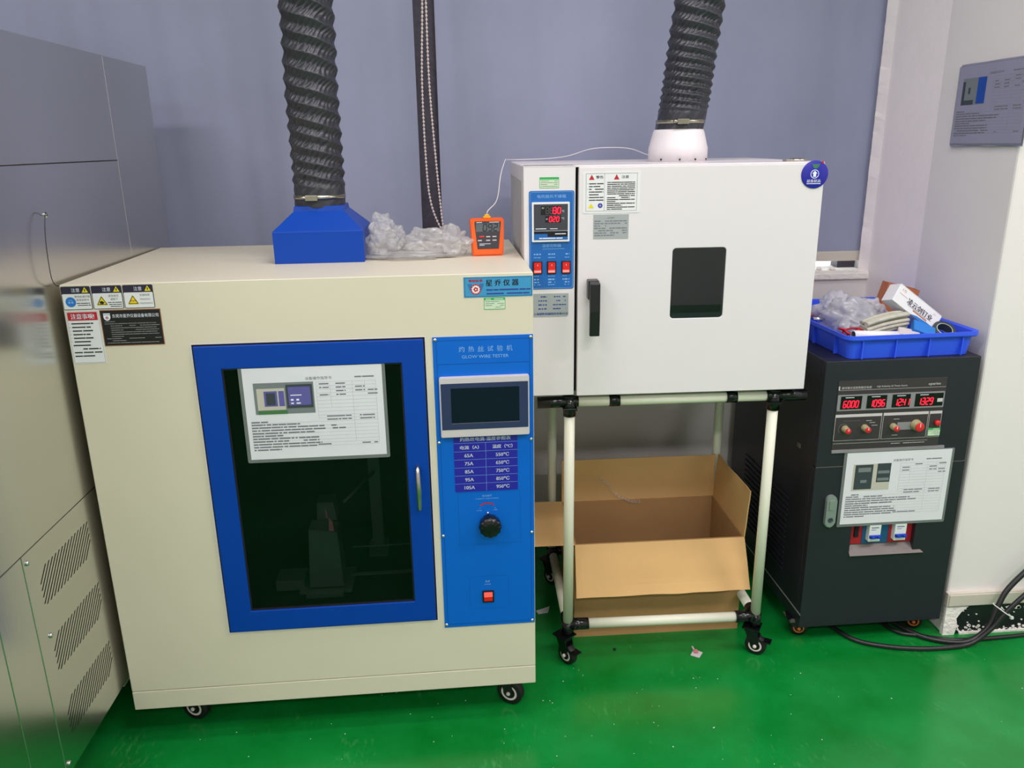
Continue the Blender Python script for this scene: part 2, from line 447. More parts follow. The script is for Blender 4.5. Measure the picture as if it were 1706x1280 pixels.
blind(-.040, 1.402, 1.045, 'blue-grey fabric blind right of the hanging bead chain, behind the white oven', 8.7)

ch = empty('bead_chain', (-.07, 2.655, 1.16), 0, 'white beaded blind chain hanging in a narrow loop over the dark gap between blinds', 'chain')
pts = spline([(-.012,0,1.42),(-.008,0,1.0),(-.004,0,.72),(-.016,0,.45),(-.014,0,.2),(-.004,0,.08),(.022,0,.004),(.031,0,.006),(.028,0,.05),(.018,0,.2),(.006,0,.45),(.006,0,.72),(.004,0,1.0),(.006,0,1.42)], 12)
b = B(); b.tube(pts, .0014, 6); b.build('cord', 'bead', ch)
acc = 0; b = B(); prev = pts[0]; nb = 0
fine = [prev]
for p in pts[1:]:
    L = (p-prev).length; k = max(1, int(L/.001))
    for i in range(1, k+1):
        q = prev.lerp(p, i/k); acc += L/k
        if acc >= .0105:
            acc = 0; b.lathe([(.001,-.004),(.0032,-.0024),(.0038,0),(.0032,.0024),(.001,.004)], q, n=7); nb += 1
    prev = p
o = b.build('bead_string', 'bead', ch); o['kind'] = 'stuff'

# ------------------------------------------------------------------ casters
def caster(parent, x, y, ztop, r, turn=0, tyre='rubber', ring='bead', brake=False, wdt=.022):
    Mx = Matrix.Translation((x, y, 0)) @ Matrix.Rotation(turn, 4, 'Z')
    b = B()
    b.box(-.024, .024, -.024, .024, ztop-.004, ztop)
    b.lathe([(.017,ztop-.014),(.019,ztop-.008),(.015,ztop-.004)], n=20)
    off = .014
    for s in (-1, 1):
        yy = s*(wdt/2+.003)
        pr = [(-.018, ztop-.012),(.018, ztop-.012),(off+.012, r-.002),(off+.006, r-.010),(off-.008, r-.008),(off-.014, r+.004)]
        b.prism(pr, yy-.0012, yy+.0012)
    b.box(-.018, .018, -wdt/2-.004, wdt/2+.004, ztop-.016, ztop-.012)
    if brake: b.box(off-.002, off+.042, -.013, .013, r+.016, r+.020, bev=.001); b.box(off-.012,off+.01,-.013,.013,r+.012,r+.03,bev=.002)
    bmesh.ops.transform(b.bm, matrix=Mx, verts=b.bm.verts)
    c = b.build('caster', 'gloss_black' if brake else 'black_plastic', parent)
    b = B(); b.lathe([(r*.6,-wdt/2),(r*.94,-wdt/2),(r,-wdt/2+.003),(r,wdt/2-.003),(r*.94,wdt/2),(r*.6,wdt/2)], (off,0,r), 'y', 28)
    bmesh.ops.transform(b.bm, matrix=Mx, verts=b.bm.verts); b.build('wheel', tyre, c)
    b = B()
    for s in (-1, 1):
        yy = s*(wdt/2+.001)
        b.lathe([(r*.56,yy-.0008*s),(r*.72,yy+.0006*s),(r*.74,yy-.0008*s)], (off,0,r), 'y', 24) if False else b.ring(off, r, r*.46, r*.62, yy)
        b.lathe([(.0055,0),(.005,s*.004),(.003,s*.005)], (off, s*(wdt/2+.004), r), 'y', 10)
    bmesh.ops.transform(b.bm, matrix=Mx, verts=b.bm.verts); b.build('wheel_ring', ring, c)
    return c

# ------------------------------------------------------------------ print helpers (local front-plane frames)
def small_print(parent, u0, u1, z_top, z_bot, n, y, mtl, h, seed, name='print', fill=.85, ragged=.25, rules=None):
    r = random.Random(seed); b = B(); b.flat = True
    for i in range(n):
        z = z_top-(z_top-z_bot)*i/max(1, n-1)
        e = u1-(u1-u0)*ragged*r.random()
        b.dashes(u0, e, z, h, y, r, fill)
    if rules:
        for (a, c, zz) in rules: b.rect(a, c, zz-.0002, zz+.0002, y)
    return b.build(name, mtl, parent)

def warning_sticker(root, u0, u1, z0, z1, kind, label):
    y = -.0009
    b = B(); b.rrect(u0, u1, z0, z1, y, 0.0, .003); s = lab(b.build('warning_sticker', 'sticker_head', root), label)
    b = B(); b.flat = True; hz = z0+(z1-z0)*.68
    b.poly(rr(u0+.0012,u1-.0012,z0+.0012,hz,.0018,3), y-.0002); b.build('sticker_field', 'sticker_white', s)
    b = B(); b.flat = True; b.text('注意', u0+(u1-u0)*.5, (hz+z1)/2, .0085, y-.0003, width=.0165); b.build('lettering', 'white_ink', s)
    def tri(b, u, z, r, yy): b.poly([(u-r,z-r*.75),(u+r,z-r*.75),(u,z+r)], yy)
    b = B(); b.flat = True; tri(b, u1-.0105, (hz+z1)/2-.0005, .0065, y-.0004)
    if kind: tri(b, u0+.0185, z0+.0165, .0115, y-.0004)
    b.build('triangle_sign', 'sticker_yellow', s)
    b = B(); b.flat = True; b.rect(u1-.0115, u1-.0095, (hz+z1)/2-.003, (hz+z1)/2+.002, y-.0005)
    if kind:
        U, Z, r = u0+.0185, z0+.0165, .0095
        t = .0007
        for (a, c) in (((U-r,Z-r*.7),(U+r,Z-r*.7)),((U+r,Z-r*.7),(U,Z+r)),((U,Z+r),(U-r,Z-r*.7))):
            dx, dz = c[0]-a[0], c[1]-a[1]; L = sqrt(dx*dx+dz*dz); nx, nz = -dz/L*t, dx/L*t
            b.poly([(a[0]-nx,a[1]-nz),(c[0]-nx,c[1]-nz),(c[0]+nx,c[1]+nz),(a[0]+nx,a[1]+nz)], y-.0005)
    if kind == 1:
        U, Z = u0+.0185, z0+.0145; b.poly([(U-.005,Z+.001),(U,Z+.003),(U+.005,Z-.001),(U+.001,Z-.004),(U-.004,Z-.003)], y-.0006)
    b.build('pictogram', 'black_ink', s)
    if kind == 0:
        b = B(); b.flat = True; b.disc(u0+.0165, z0+.0165, .0105, y-.0004); b.build('round_sign', 'sticker_blue', s)
        b = B(); b.flat = True; U, Z = u0+.0165, z0+.0165; b.rect(U-.005,U-.001,Z-.003,Z+.001,y-.0005); b.rect(U+.001,U+.005,Z-.003,Z+.001,y-.0005); b.rect(U-.004,U+.004,Z+.003,Z+.0042,y-.0005); b.build('pictogram', 'pale_ink', s)
    if kind == 2:
        b = B(); b.flat = True; U, Z = u0+.0185, z0+.014; b.ring(U-.003,Z,.002,.0032,y-.0006,8,0,pi); b.ring(U+.003,Z,.002,.0032,y-.0006,8,0,pi); b.build('pictogram', 'red_ink', s)
    r = random.Random(kind+3); b = B(); b.flat = True
    zh = ['使用前请仔细\n', '紧急情况', '定期检修'][kind].strip(); zh2 = ['阅读说明书', '请拔下', ''][kind]
    b.text(zh, u1-.018, z0+.0275, .0048, y-.0003)
    if zh2: b.text(zh2, u1-.0175, z0+.0205, .0048, y-.0003)
    if kind == 2: b.text('PERIODIC', u1-.0175, z0+.0185, .0034, y-.0003); b.text('MAINTENANCE', u1-.0165, z0+.010, .0034, y-.0003, width=.026)
    else:
        for i in range(2+(kind==1)): b.dashes(u1-.031+.002*i, u1-.003, z0+.0135-.0042*i, .0016, y-.0003, r, .95)
    b.build('small_lettering', 'black_ink', s)
    return s

def calibration_sticker(root, u0, u1, z0, z1, y, label='small green and white inspection sticker'):
    b = B(); b.rrect(u0, u1, z0, z1, y-.0006, y+.0002, .0012, 3); s = lab(b.build('inspection_sticker', 'sticker_green', root), label)
    b = B(); b.flat = True; b.rect(u0+.001, u1-.001, z0+.001, z1-.0055, y-.0008); b.build('sticker_field', 'sticker_pale', s)
    r = random.Random(5); b = B(); b.flat = True; h = (z1-z0-.009)/4
    for i in range(4): b.dashes(u0+.003, u1-.003, z1-.0085-i*h, .0011, y-.001, r, .8)
    b.build('print', 'grey_ink', s)
    b = B(); b.flat = True; b.dashes(u0+.004, u1-.004, z1-.003, .0020, y-.001, r, .9); b.build('heading', 'sticker_pale', s)
    return s

# ------------------------------------------------------------------ THE GLOW WIRE TESTER
TX, TY, TYAW = -.8201, 1.6972, .0152
TW, TD, TZ0, TZ1 = .9861, .628, .1062, 1.1538
t = empty('test_machine', (TX, TY, 0), TYAW, 'large cream glow wire test machine on casters with blue-framed glass door and blue control panel', 'machine')
# body: front sheet with the door opening cut out, sides, top, back, bottom
HU0, HU1, HZ0, HZ1 = .262, .733, .320, 1.004
b = B()
def body_with_hole(b, W, D, z0, z1, h, t=.012):
    bm = b.bm; o = [(0,z0),(W,z0),(W,z1),(0,z1)]; i = [(h[0],h[2]),(h[1],h[2]),(h[1],h[3]),(h[0],h[3])]
    vo = [bm.verts.new((u,0,z)) for u,z in o]; vi = [bm.verts.new((u,0,z)) for u,z in i]; vk = [bm.verts.new((u,t,z)) for u,z in i]; vb = [bm.verts.new((u,D,z)) for u,z in o]
    for k in range(4):
        j = (k+1)%4
        bm.faces.new((vo[k],vo[j],vi[j],vi[k])); bm.faces.new((vi[k],vi[j],vk[j],vk[k])); bm.faces.new((vo[j],vo[k],vb[k],vb[j]))
    bm.faces.new(vb)
body_with_hole(b, TW, TD, .1585, TZ1, (HU0,HU1,HZ0,HZ1))
b.build('body', 'cream', t, bev=.0022)
b = B(); b.box(0, TW, 0, TD, TZ0, .1570, bev=.0018); b.build('base_strip', 'cream', t)
# inner chamber
b = B(); x0,x1,y1,z0,z1 = .23,.76,.50,.335,1.02
b.quad((x0,.013,z0),(x1,.013,z0),(x1,y1,z0),(x0,y1,z0)); b.quad((x0,.013,z1),(x1,.013,z1),(x1,y1,z1),(x0,y1,z1))
b.quad((x0,.013,z0),(x0,y1,z0),(x0,y1,z1),(x0,.013,z1)); b.quad((x1,.013,z0),(x1,y1,z0),(x1,y1,z1),(x1,.013,z1)); b.quad((x0,y1,z0),(x1,y1,z0),(x1,y1,z1),(x0,y1,z1))
b.build('chamber', 'dark_chamber', t)
fx = B(); fx.box(.405,.535,.075,.19,.352,.360,bev=.001); fx.box(.425,.515,.055,.075,.353,.365); 
for x in (.43,.455,.485,.51): fx.cyl((x,.052,.360),(x,.056,.360),.003,n=8)
fx.box(.53,.74,.12,.13,.372,.376); fx.box(.53,.74,.18,.184,.42,.423); fx.box(.345,.415,.10,.16,.352,.380)
f = fx.build('specimen_carriage', 'fixture', t)
b = B(); b.prism([(.430,.365),(.515,.365),(.508,.515),(.440,.525)], .085, .14, bev=.001); b.prism([(.45,.515),(.50,.515),(.495,.565),(.455,.565)],.15,.2); b.build('specimen_block', 'fixture', f)
b = B(); b.prism([(.490,.522),(.502,.520),(.500,.545),(.492,.556)], .08, .086); b.prism([(.486,.556),(.490,.556),(.487,.58),(.485,.58)],.08,.083); lab(b.build('specimen_clip', 'pink', f), 'small pinkish clip on the block')
b = B(); b.box(.57,.60,.30,.32,.336,.80); b.box(.56,.61,.28,.34,.336,.36); b.cyl((.52,.16,.56),(.585,.3,.58),.004); b.build('burner_post', 'fixture', t)
# control column inside is closed; door
d = empty('door', (0,0,0)); d.parent = t
def ring_frame(b, o, i, y0, y1):
    bm = b.bm
    for (A, Z) in ((y0,1),): pass
    O = [(o[0],o[2]),(o[1],o[2]),(o[1],o[3]),(o[0],o[3])]; I = [(i[0],i[2]),(i[1],i[2]),(i[1],i[3]),(i[0],i[3])]
    a = [bm.verts.new((u,y0,z)) for u,z in O]; c = [bm.verts.new((u,y0,z)) for u,z in I]; e = [bm.verts.new((u,y1,z)) for u,z in O]; g = [bm.verts.new((u,y1,z)) for u,z in I]
    for k in range(4):
        j = (k+1)%4
        bm.faces.new((a[k],a[j],c[j],c[k])); bm.faces.new((e[j],e[k],g[k],g[j])); bm.faces.new((a[j],a[k],e[k],e[j])); bm.faces.new((c[k],c[j],g[j],g[k]))
b = B(); ring_frame(b, (.2525,.7425,.3105,1.0140), (.3060,.6935,.3645,.9625), -.006, .010); b.build('door_frame', 'door_blue', d, bev=.0015)
b = B(); ring_frame(b, (.2490,.7460,.3070,1.0175), (.256,.739,.314,1.0105), -.0005, .004); lab(b.build('door_gap', 'dark_gap', d), 'dark joint round the blue door')
b = B(); b.frame(.2465,.7485,.3045,1.0200,-.0004,.0022); b.flat=True; lab(b.build('opening_lip', 'oven_white', d), 'pale lip round the door opening')
b = B(); ring_frame(b, (.304,.6955,.3625,.9645), (.3095,.690,.368,.959), -.002, .006); b.build('door_seal', 'rubber', d)
b = B(); b.box(.306,.6935,0,.004,.3645,.9625); b.build('glass_pane', 'tinted_glass', d)
b = B(); hp = spline([(.717,-.006,.612),(.717,-.020,.615),(.7175,-.029,.640),(.718,-.032,.665),(.7175,-.029,.690),(.717,-.020,.714),(.717,-.006,.717)], 6)
b.tube(hp, [.0035+.0022*sin(pi*i/(len(hp)-1)) for i in range(len(hp))], 12); lab(b.build('handle', 'nickel', d), 'slim curved satin metal bow handle')

# laminated instruction sheet fixed on the glass (slightly tilted print stays flat)
def instruction_sheet(root, u0, u1, z0, z1, y, seed, photo, name='instruction_sheet', pm='paper', label=None, edge=.008, margins=(.004,.003)):
    b = B(); b.rrect(u0-edge, u1+edge*.9, z0-edge, z1+edge*.3, y-.0006, y, .004, 4); L = b.build('laminate_edge', 'laminate', root); 
    b = B(); nx = 14
    V = []
    for k in range(nx+1):
        u = u0+(u1-u0)*k/nx; V.append([b.bm.verts.new((u, y-.0012, z)) for z in (z0, z1)])
    for k in range(nx): b.bm.faces.new((V[k][0], V[k+1][0], V[k+1][1], V[k][1]))
    b.flat = True; s = b.build(name, pm, root); 
    if label: lab(s, label)
    L.parent = s
    W, Hh = u1-u0, z1-z0; Y = y-.0015; r = random.Random(seed)
    U = lambda a: u0+W*a
    Z = lambda c: z1-Hh*c
    def R(b, a0, a1, c0, c1, dy=0): b.rect(U(a0), U(a1), Z(c1), Z(c0), Y-dy)
    photo(s, R, B)
    b = B(); b.flat = True
    b.text('设备操作指导书' if seed != 3 else '设备操作指导书', U(.54), Z(.125), Hh*.034, Y, width=W*.19)
    b.dashes(U(.76), U(.94), Z(.125), Hh*.014, Y, r, .8)
    rules = [.17,.21,.25,.29,.33,.37,.41,.45,.49,.53,.565,.60,.64,.68,.72,.76,.80,.835,.87]
    for c in rules: b.rect(U(.52 if c < .6 else .03), U(.95), Z(c)-.00012, Z(c)+.00012, Y)
    for a, c0, c1 in ((.52,.17,.56),(.62,.21,.45),(.78,.17,.835),(.95,.17,.87),(.87,.17,.29),(.03,.60,.87)): b.rect(U(a)-.00012, U(a)+.00012, Z(c1), Z(c0), Y)
    for c in (.19,.23,.27,.31):
        for a in (.54,.66,.80,.89):
            if r.random() < .8: b.dashes(U(a), U(a+.07), Z(c), Hh*.013, Y, r, .9)
    for c in (.545,.58): b.dashes(U(.58), U(.76), Z(c), Hh*.013, Y, r, .95); b.dashes(U(.82), U(.93), Z(c), Hh*.013, Y, r, .95)
    for i in range(11):
        c = .585+.031*i; e = [.12,.35,.62,.68,.45,.22,.48,.48,.5,.46,.2][i]
        b.dashes(U(.03), U(.03+e), Z(c), Hh*.015, Y, r, .95, (.4, 3))
    b.dashes(U(.5), U(.94), Z(.855), Hh*.013, Y, r, .45)
    b.build('print', 'grey_ink', s)
    return s
def photo_tester(s, R, Bc):
    b = Bc(); b.flat = True; R(b,.07,.50,.16,.50); b.build('printed_photo', 'photo_grey', s)
    b = Bc(); b.flat = True; R(b,.09,.29,.22,.455,.0002); b.build('photo_machine', 'photo_cream', s)
    b = Bc(); b.flat = True; R(b,.14,.235,.25,.415,.0004); R(b,.245,.285,.25,.415,.0004); b.build('photo_blue_area', 'photo_purple', s)
    b = Bc(); b.flat = True; R(b,.155,.22,.27,.40,.0006); R(b,.30,.49,.185,.44,.0004); b.build('photo_dark_area', 'photo_dark', s)
    b = Bc(); b.flat = True; R(b,.315,.475,.21,.41,.0006); b.build('photo_screen', 'photo_purple', s)
    b = Bc(); b.flat = True; R(b,.33,.41,.295,.305,.0008); R(b,.33,.35,.34,.36,.0008); R(b,.37,.39,.34,.36,.0008); R(b,.33,.35,.38,.395,.0008); R(b,.37,.4,.38,.395,.0008); b.build('photo_icons', 'white_ink', s)
    b = Bc(); b.flat = True; R(b,.09,.30,.46,.50,.0005); b.build('photo_floor', 'photo_green', s)
instruction_sheet(t, .348, .649, .7495, .9615, -.0006-.003, 1, photo_tester, label='white printed sheet in clear laminate taped on the door glass')

# control panel plate with its fittings
PY = -.002
cp = B(); cp.box(.7625, .9848, PY, 0, .2845, 1.0165, bev=.0004); c = cp.build('control_panel', 'panel_blue', t)
b = B(); b.flat = True; b.frame(.770,.9775,.2925,1.0085,PY-.0002,.0012); b.rect(.771,.9765,.9535,.9547,PY-.0002)
b.frame(.806,.952,.508,.642,PY-.0002,.0005); b.frame(.826,.922,.332,.421,PY-.0002,.0005)
b.build('border_line', 'panel_dark_blue', c)
b = B(); b.flat = True
for i, chh in enumerate('灼热丝试验机'): b.text(chh, .826+.0212*i, .9875, .0130, PY-.0003)
b.text('GLOW WIRE TESTER', .878, .9700, .0072, PY-.0003, width=.104)
b.text('电流调节', .874, .6325, .0052, PY-.0003); b.text('CURRENT ADJUSTMENT', .874, .6250, .0035, PY-.0003, width=.055)
b.text('小', .856, .601, .0035, PY-.0003); b.text('LOWER', .855, .5955, .0025, PY-.0003); b.text('大', .893, .601, .0035, PY-.0003); b.text('UPPER', .893, .5955, .0025, PY-.0003)
b.text('电源', .8705, .4065, .0055, PY-.0003); b.text('POWER', .8705, .3985, .0032, PY-.0003)
b.build('panel_lettering', 'pale_ink', c)
b = B(); b.flat = True; b.ring(.874,.585,.0265,.0300,PY-.0003,12,radians(55),radians(125)); b.build('red_arc', 'red_ink', c)
for u, z in ((.7685,1.0105),(.9795,1.0105),(.7685,.7695),(.9790,.7690),(.7685,.5340),(.9790,.5320),(.7675,.2930),(.9785,.2915)):
    b = B(); b.lathe([(.0042,0),(.0040,-.0012),(.0025,-.0026),(.0006,-.003)], (u,PY,z), 'y', 12); b.box(u-.0022,u+.0022,PY-.0032,PY-.0028,z-.0004,z+.0004); b.build('screw', 'chrome', c)
# touch screen
b = B(); b.rrect(.7735,.9745,.7850,.9260,-.014,PY,.004,4,bev=.0012); s = lab(b.build('touch_screen', 'silver_plastic', c), 'silver-framed touch screen, switched off')
b = B(); b.rrect(.7765,.9715,.8040,.9125,-.0146,-.013,.001,2); b.build('bezel', 'hmi_bezel', s)
b = B(); b.rect(.7985,.9515,.8195,.9015,-.0149); b.flat=True; b.build('display', 'hmi_screen', s)
b = B(); b.rect(.7985,.9515,.8183,.8193,-.0149); b.flat=True; b.build('display_edge', 'grey_ink', s)
# reference table
b = B(); b.box(.8005,.9470,PY-.0006,PY,.6450,.7850); s = lab(b.build('reference_table', 'navy', c), 'dark blue current and temperature table sticker')
b = B(); b.flat = True; Y = PY-.0008
for z in (.7660,.7455,.7255,.7055,.6855,.6655): b.rect(.801,.9465,z-.0003,z+.0003,Y)
b.rect(.8735,.8740,.6455,.7660,Y)
b.build('table_rule', 'pale_ink', s)
b = B(); b.flat = True
b.text('灼热丝电流-温度参照表', .8735, .7755, .0095, Y, width=.116, bold=.0002); b.text('电流（A）', .8365, .7555, .0095, Y, width=.043, bold=.0002); b.text('温度（℃）', .9125, .7555, .0095, Y, width=.046, bold=.0002)
for i, (a, cc) in enumerate((('65A','550℃'),('75A','650℃'),('85A','750℃'),('95A','850℃'),('105A','950℃'))):
    z = .7355-.02*i; b.text(a, .8345, z, .0085, Y, bold=.0002); b.text(cc, .9120, z, .0088, Y, bold=.0002)
b.build('table_lettering', 'white_ink', s)
# knob and switch
b = B(); b.lathe([(.0235,PY),(.0245,-.010),(.0255,-.014),(.0255,-.026),(.0225,-.031),(.010,-.0325),(.001,-.033)], (.8790,0,.5610), 'y', 96, lobes=12, amp=.035); lab(b.build('control_knob', 'gloss_black', c), 'black fluted rotary knob')
b = B(); b.lathe([(.0035,PY),(.003,-.006),(.001,-.0075)], (.8750,0,.5895), 'y', 10); b.build('pointer_screw', 'chrome', c)
b = B(); b.rrect(.857,.885,.3500,.3815,-.005,PY,.001,2); s = b.build('rocker_switch', 'black_plastic', c)
b = B(); b.prism([(.8608,.3665),(.8812,.3665),(.8812,.3778),(.8608,.3778)], -.0085,-.0045); lab(b.build('switch_lens', 'red_lit', s), 'glowing upper half of the red rocker')
b = B(); b.prism([(.8608,.3545),(.8812,.3545),(.8812,.3662),(.8608,.3662)], -.0065,-.0045); b.build('switch_rocker', 'red_rocker', s)
# stickers
warning_sticker(t, .002,.0605,1.1010,1.1500, 0, 'first warning sticker with a blue round sign')
warning_sticker(t, .0625,.1235,1.1010,1.1500, 1, 'second warning sticker with a yellow hazard triangle')
warning_sticker(t, .1255,.1865,1.1010,1.1500, 2, 'third warning sticker with an orange-marked triangle')
b = B(); b.box(.0035,.0700,-.0007,0,.9850,1.0985); s = lab(b.build('notice_sticker', 'sticker_white', t), 'white notice sticker with a red heading')
b = B(); b.flat=True; b.rect(.0065,.0665,1.0780,1.0955,-.0009); b.build('heading_bar', 'red_ink', s)
b = B(); b.flat=True; b.text('注意事项!', .0365, 1.0867, .0115, -.0011, width=.047, bold=.0004); b.build('heading', 'white_ink', s)
b = B(); b.flat=True; b.frame(.0050,.0685,.9865,1.0970,-.00085,.0004); r = random.Random(2)
for i, e in enumerate((.055,.049,.052,.046,.052,.044,.045,.062,.064,.048)): b.dashes(.0085 if i > 5 else .012, e+.001, 1.0715-.0078*i, .0026, -.0010, r, .97); (b.rect(.0075,.0085,1.071-.0078*i,1.0725-.0078*i,-.001) if i < 6 else None)
b.build('print', 'black_ink', s)
b = B(); b.box(.0720,.1955,-.0007,0,1.0210,1.0985); s = lab(b.build('company_plate', 'sticker_black', t), 'black company plate with fine white print')
b = B(); b.flat=True; b.text('东莞市星乔仪器设备有限公司', .1435, 1.0855, .0080, -.0010, width=.094); 
b.poly([(.0785,1.0880),(.0925,1.0880),(.0925,1.0820),(.0900,1.0775),(.0855,1.0755),(.0810,1.0775),(.0785,1.0820)], -.0009); b.rect(.0785,.0925,1.0890,1.0915,-.0009)
b.build('lettering', 'white_ink', s)
b = B(); b.flat=True; b.ring(.0855,1.0820,.0012,.0030,-.0011,10); b.build('crest_mark', 'red_ink', s)
b = B(); b.flat=True; r = random.Random(9); b.dashes(.079,.100,1.0735,.0013,-.0010,r,.9)
for i in range(10):
    b.dashes((.090 if i not in (0,7,9) else .079), .191-(.07 if i in (6,8) else .0)-.008*r.random(), 1.0690-.0046*i, .0014, -.0010, r, .95)
b.build('print', 'psu_grey', s)
b = B(); b.frame(.0723,.1952,1.0213,1.0982,-.0009,.0009); b.flat=True; b.build('plate_border', 'brown_carton', s)
# brand plate
b = B(); b.box(.8350,.9845,-.0008,0,1.1020,1.1465); s = lab(b.build('brand_plate', 'brand_blue', t), 'light blue maker plate with winged gear emblem')
b = B(); b.flat=True
for i, chh in enumerate('星乔仪器'): b.text(chh, .8900+.0190*i, 1.1330, .0135, -.0012, bold=.0004)
b.frame(.8368,.9828,1.1038,1.1447,-.0010,.0006)
b.build('lettering', 'black_ink', s)
b = B(); b.flat=True; r = random.Random(4); b.dashes(.884,.980,1.1178,.0030,-.0012,r,.97); b.dashes(.884,.922,1.1095,.0028,-.0012,r,1); b.dashes(.928,.978,1.1095,.0028,-.0012,r,1)
for k in range(5):
    zz = 1.1300-.0030*k; b.rect(.8430+.0012*k,.8530,zz,zz+.0012,-.0011); b.rect(.8690,.8790-.0012*k,zz,zz+.0012,-.0011)
b.build('print', 'blue_ink', s)
b = B(); b.flat=True; b.disc(.8610,1.1195,.0115,-.00105); b.text('粤制皇尊', .8610, 1.1385, .0062, -.0012, width=.030, bold=.0003); b.build('emblem_red', 'red_ink', s)
b = B(); b.flat=True; b.poly([(.8610+(.0098 if i%2 else .0078)*cos(2*pi*(i//2+(.18 if i%2 else -.18)*0+ (i%2)*.5)/12), 1.1195+(.0098 if i%2 else .0078)*sin(2*pi*(i//2+(i%2)*.5)/12)) for i in range(24)], -.0012); b.build('emblem_gear', 'sticker_white', s)
b = B(); b.flat=True; b.poly([(.8610+(.0058 if i%2 else .0044)*cos(2*pi*i/10), 1.1195+(.0058 if i%2 else .0044)*sin(2*pi*i/10)) for i in range(10)], -.0013); b.build('emblem_star', 'red_ink', s)
b = B(); b.flat=True; b.disc(.8610,1.1195,.0018,-.0014,12); b.build('emblem_centre', 'sticker_white', s)
calibration_sticker(t, .878,.9245,1.0745,1.1005, 0)
for (x, y, tr) in ((.098,.10,-.35),(.915,.075,-.5),(.145,.54,2.2),(.915,.54,1.2)):
    caster(t, x, y, TZ0, .036, tr)
# exhaust hood on the machine top
hb = empty('exhaust_hood', (0,0,0)); hb.parent = t; hb.matrix_parent_inverse = Matrix.Identity(4)
t_inv = (Matrix.Translation((TX,TY,0)) @ Matrix.Rotation(TYAW,4,'Z')).inverted()
hc = t_inv @ Vector((-.325, 2.036, 0))
b = B(); hw = .1055; cx, cy = hc.x, hc.y; z0, z1, z2 = TZ1, TZ1+.075, TZ1+.118; tw = .060
lv = []
for z, wd in ((z0,hw),(z1,hw),(z2,tw),(z2+.012,tw-.002)):
    lv.append([b.bm.verts.new((cx+sx*wd, cy+sy*wd, z)) for sx, sy in ((-1,-1),(1,-1),(1,1),(-1,1))])
for i in range(3):
    for k in range(4): b.bm.faces.new((lv[i][k], lv[i][(k+1)%4], lv[i+1][(k+1)%4], lv[i+1][k]))
b.bm.faces.new(lv[3]); b.bm.faces.new(lv[0][::-1])
b.build('hood_shell', 'door_blue', hb, bev=.0015); lab(bpy.data.objects['hood_shell'], 'blue sheet metal exhaust hood')

# ------------------------------------------------------------------ hoses
def hose(name, label, base, top_shift, z0, z1, R, seed, collar, sp0, sp1, collar_z):
    o = empty(name, (base[0], base[1], z0), 0, label, 'hose', 'dark flexible exhaust hoses')
    b = B(); nth = 120; zs = []; z = 0; ph = 0; rows = []
    H = z1-z0; dz = .0020
    steps = int(H/dz)
    for i in range(steps+1):
        z = H*i/steps; f = min(1, z/.30)
        sp = sp0+(sp1-sp0)*f**1.1; ph += dz/sp
        cx = base[0]*0+top_shift[0]*(z/.3)*1.0 if False else top_shift[0]*(z/.307) + .004*noise.noise(Vector((seed, z*6, 0)))
        cy = top_shift[1]*(z/.307) + .004*noise.noise(Vector((seed+5, z*6, 0)))
        a_in = min(1, max(0, (z-collar)/.02))
        row = []
        for k in range(nth):
            th = 2*pi*k/nth
            wob = .10*noise.noise(Vector((cos(th)*1.2, sin(th)*1.2, z*16+seed)))
            p = (3*th/(2*pi) + ph + wob*.6) % 1.0
            dd = abs(p-.5)*2              # 1 on the ridge, 0 in the valley
            ridge = dd**1.5
            pl = sin(13*th - z*2*pi/.021*.55 + 2.2*noise.noise(Vector((cos(th)*2,sin(th)*2,z*30+seed))))
            pleat = (abs(pl)*2-1)*(1-dd**3)*(.45+.55*min(1, sp/.03))
            cr = noise.noise(Vector((cos(th)*5,sin(th)*5,z*60+seed)))*.010
            r = R*(1-a_in*(.135*(1-ridge)*min(1,.5+sp/.05)) + a_in*(.040*pleat+cr) - (1-a_in)*(.05+.01*pl))
            row.append(b.bm.verts.new((cx+r*cos(th), cy+r*sin(th), z)))
        rows.append(row)
    for i in range(len(rows)-1):
        for k in range(nth):
            fc = b.bm.faces.new((rows[i][k], rows[i][(k+1)%nth], rows[i+1][(k+1)%nth], rows[i+1][k])); fc.smooth = True
    b.build('corrugated_tube', 'hose', o)
    b = B(); rc = R*.955
    b.lathe([(rc,-.0045),(rc+.0016,-.0045),(rc+.0016,.0045),(rc,.0045)], (top_shift[0]*collar_z/.3, top_shift[1]*collar_z/.3, collar_z), 'z', 48)
    b.box(-.006-.018, .024-.018, -rc-.010, -rc+.001, collar_z-.007, collar_z+.006, bev=.0015); b.cyl((-.034,-rc-.006,collar_z),(-.022,-rc-.006,collar_z),.0045,n=8)
    b.build('hose_clamp', 'zinc', o)
    return o
hose('exhaust_hose', 'dark grey corrugated hose rising from the blue hood of the cream machine', (-.3285,2.036), (.0022,0), TZ1+.126, CEIL, .0640, 2.0, .042, .026, .0385, .024)
hose('exhaust_hose', 'dark grey corrugated hose rising from the white cowl on the oven', (.5915,2.14), (.040,0), 1.449, CEIL, .0650, 7.0, .040, .0125, .034, .020)

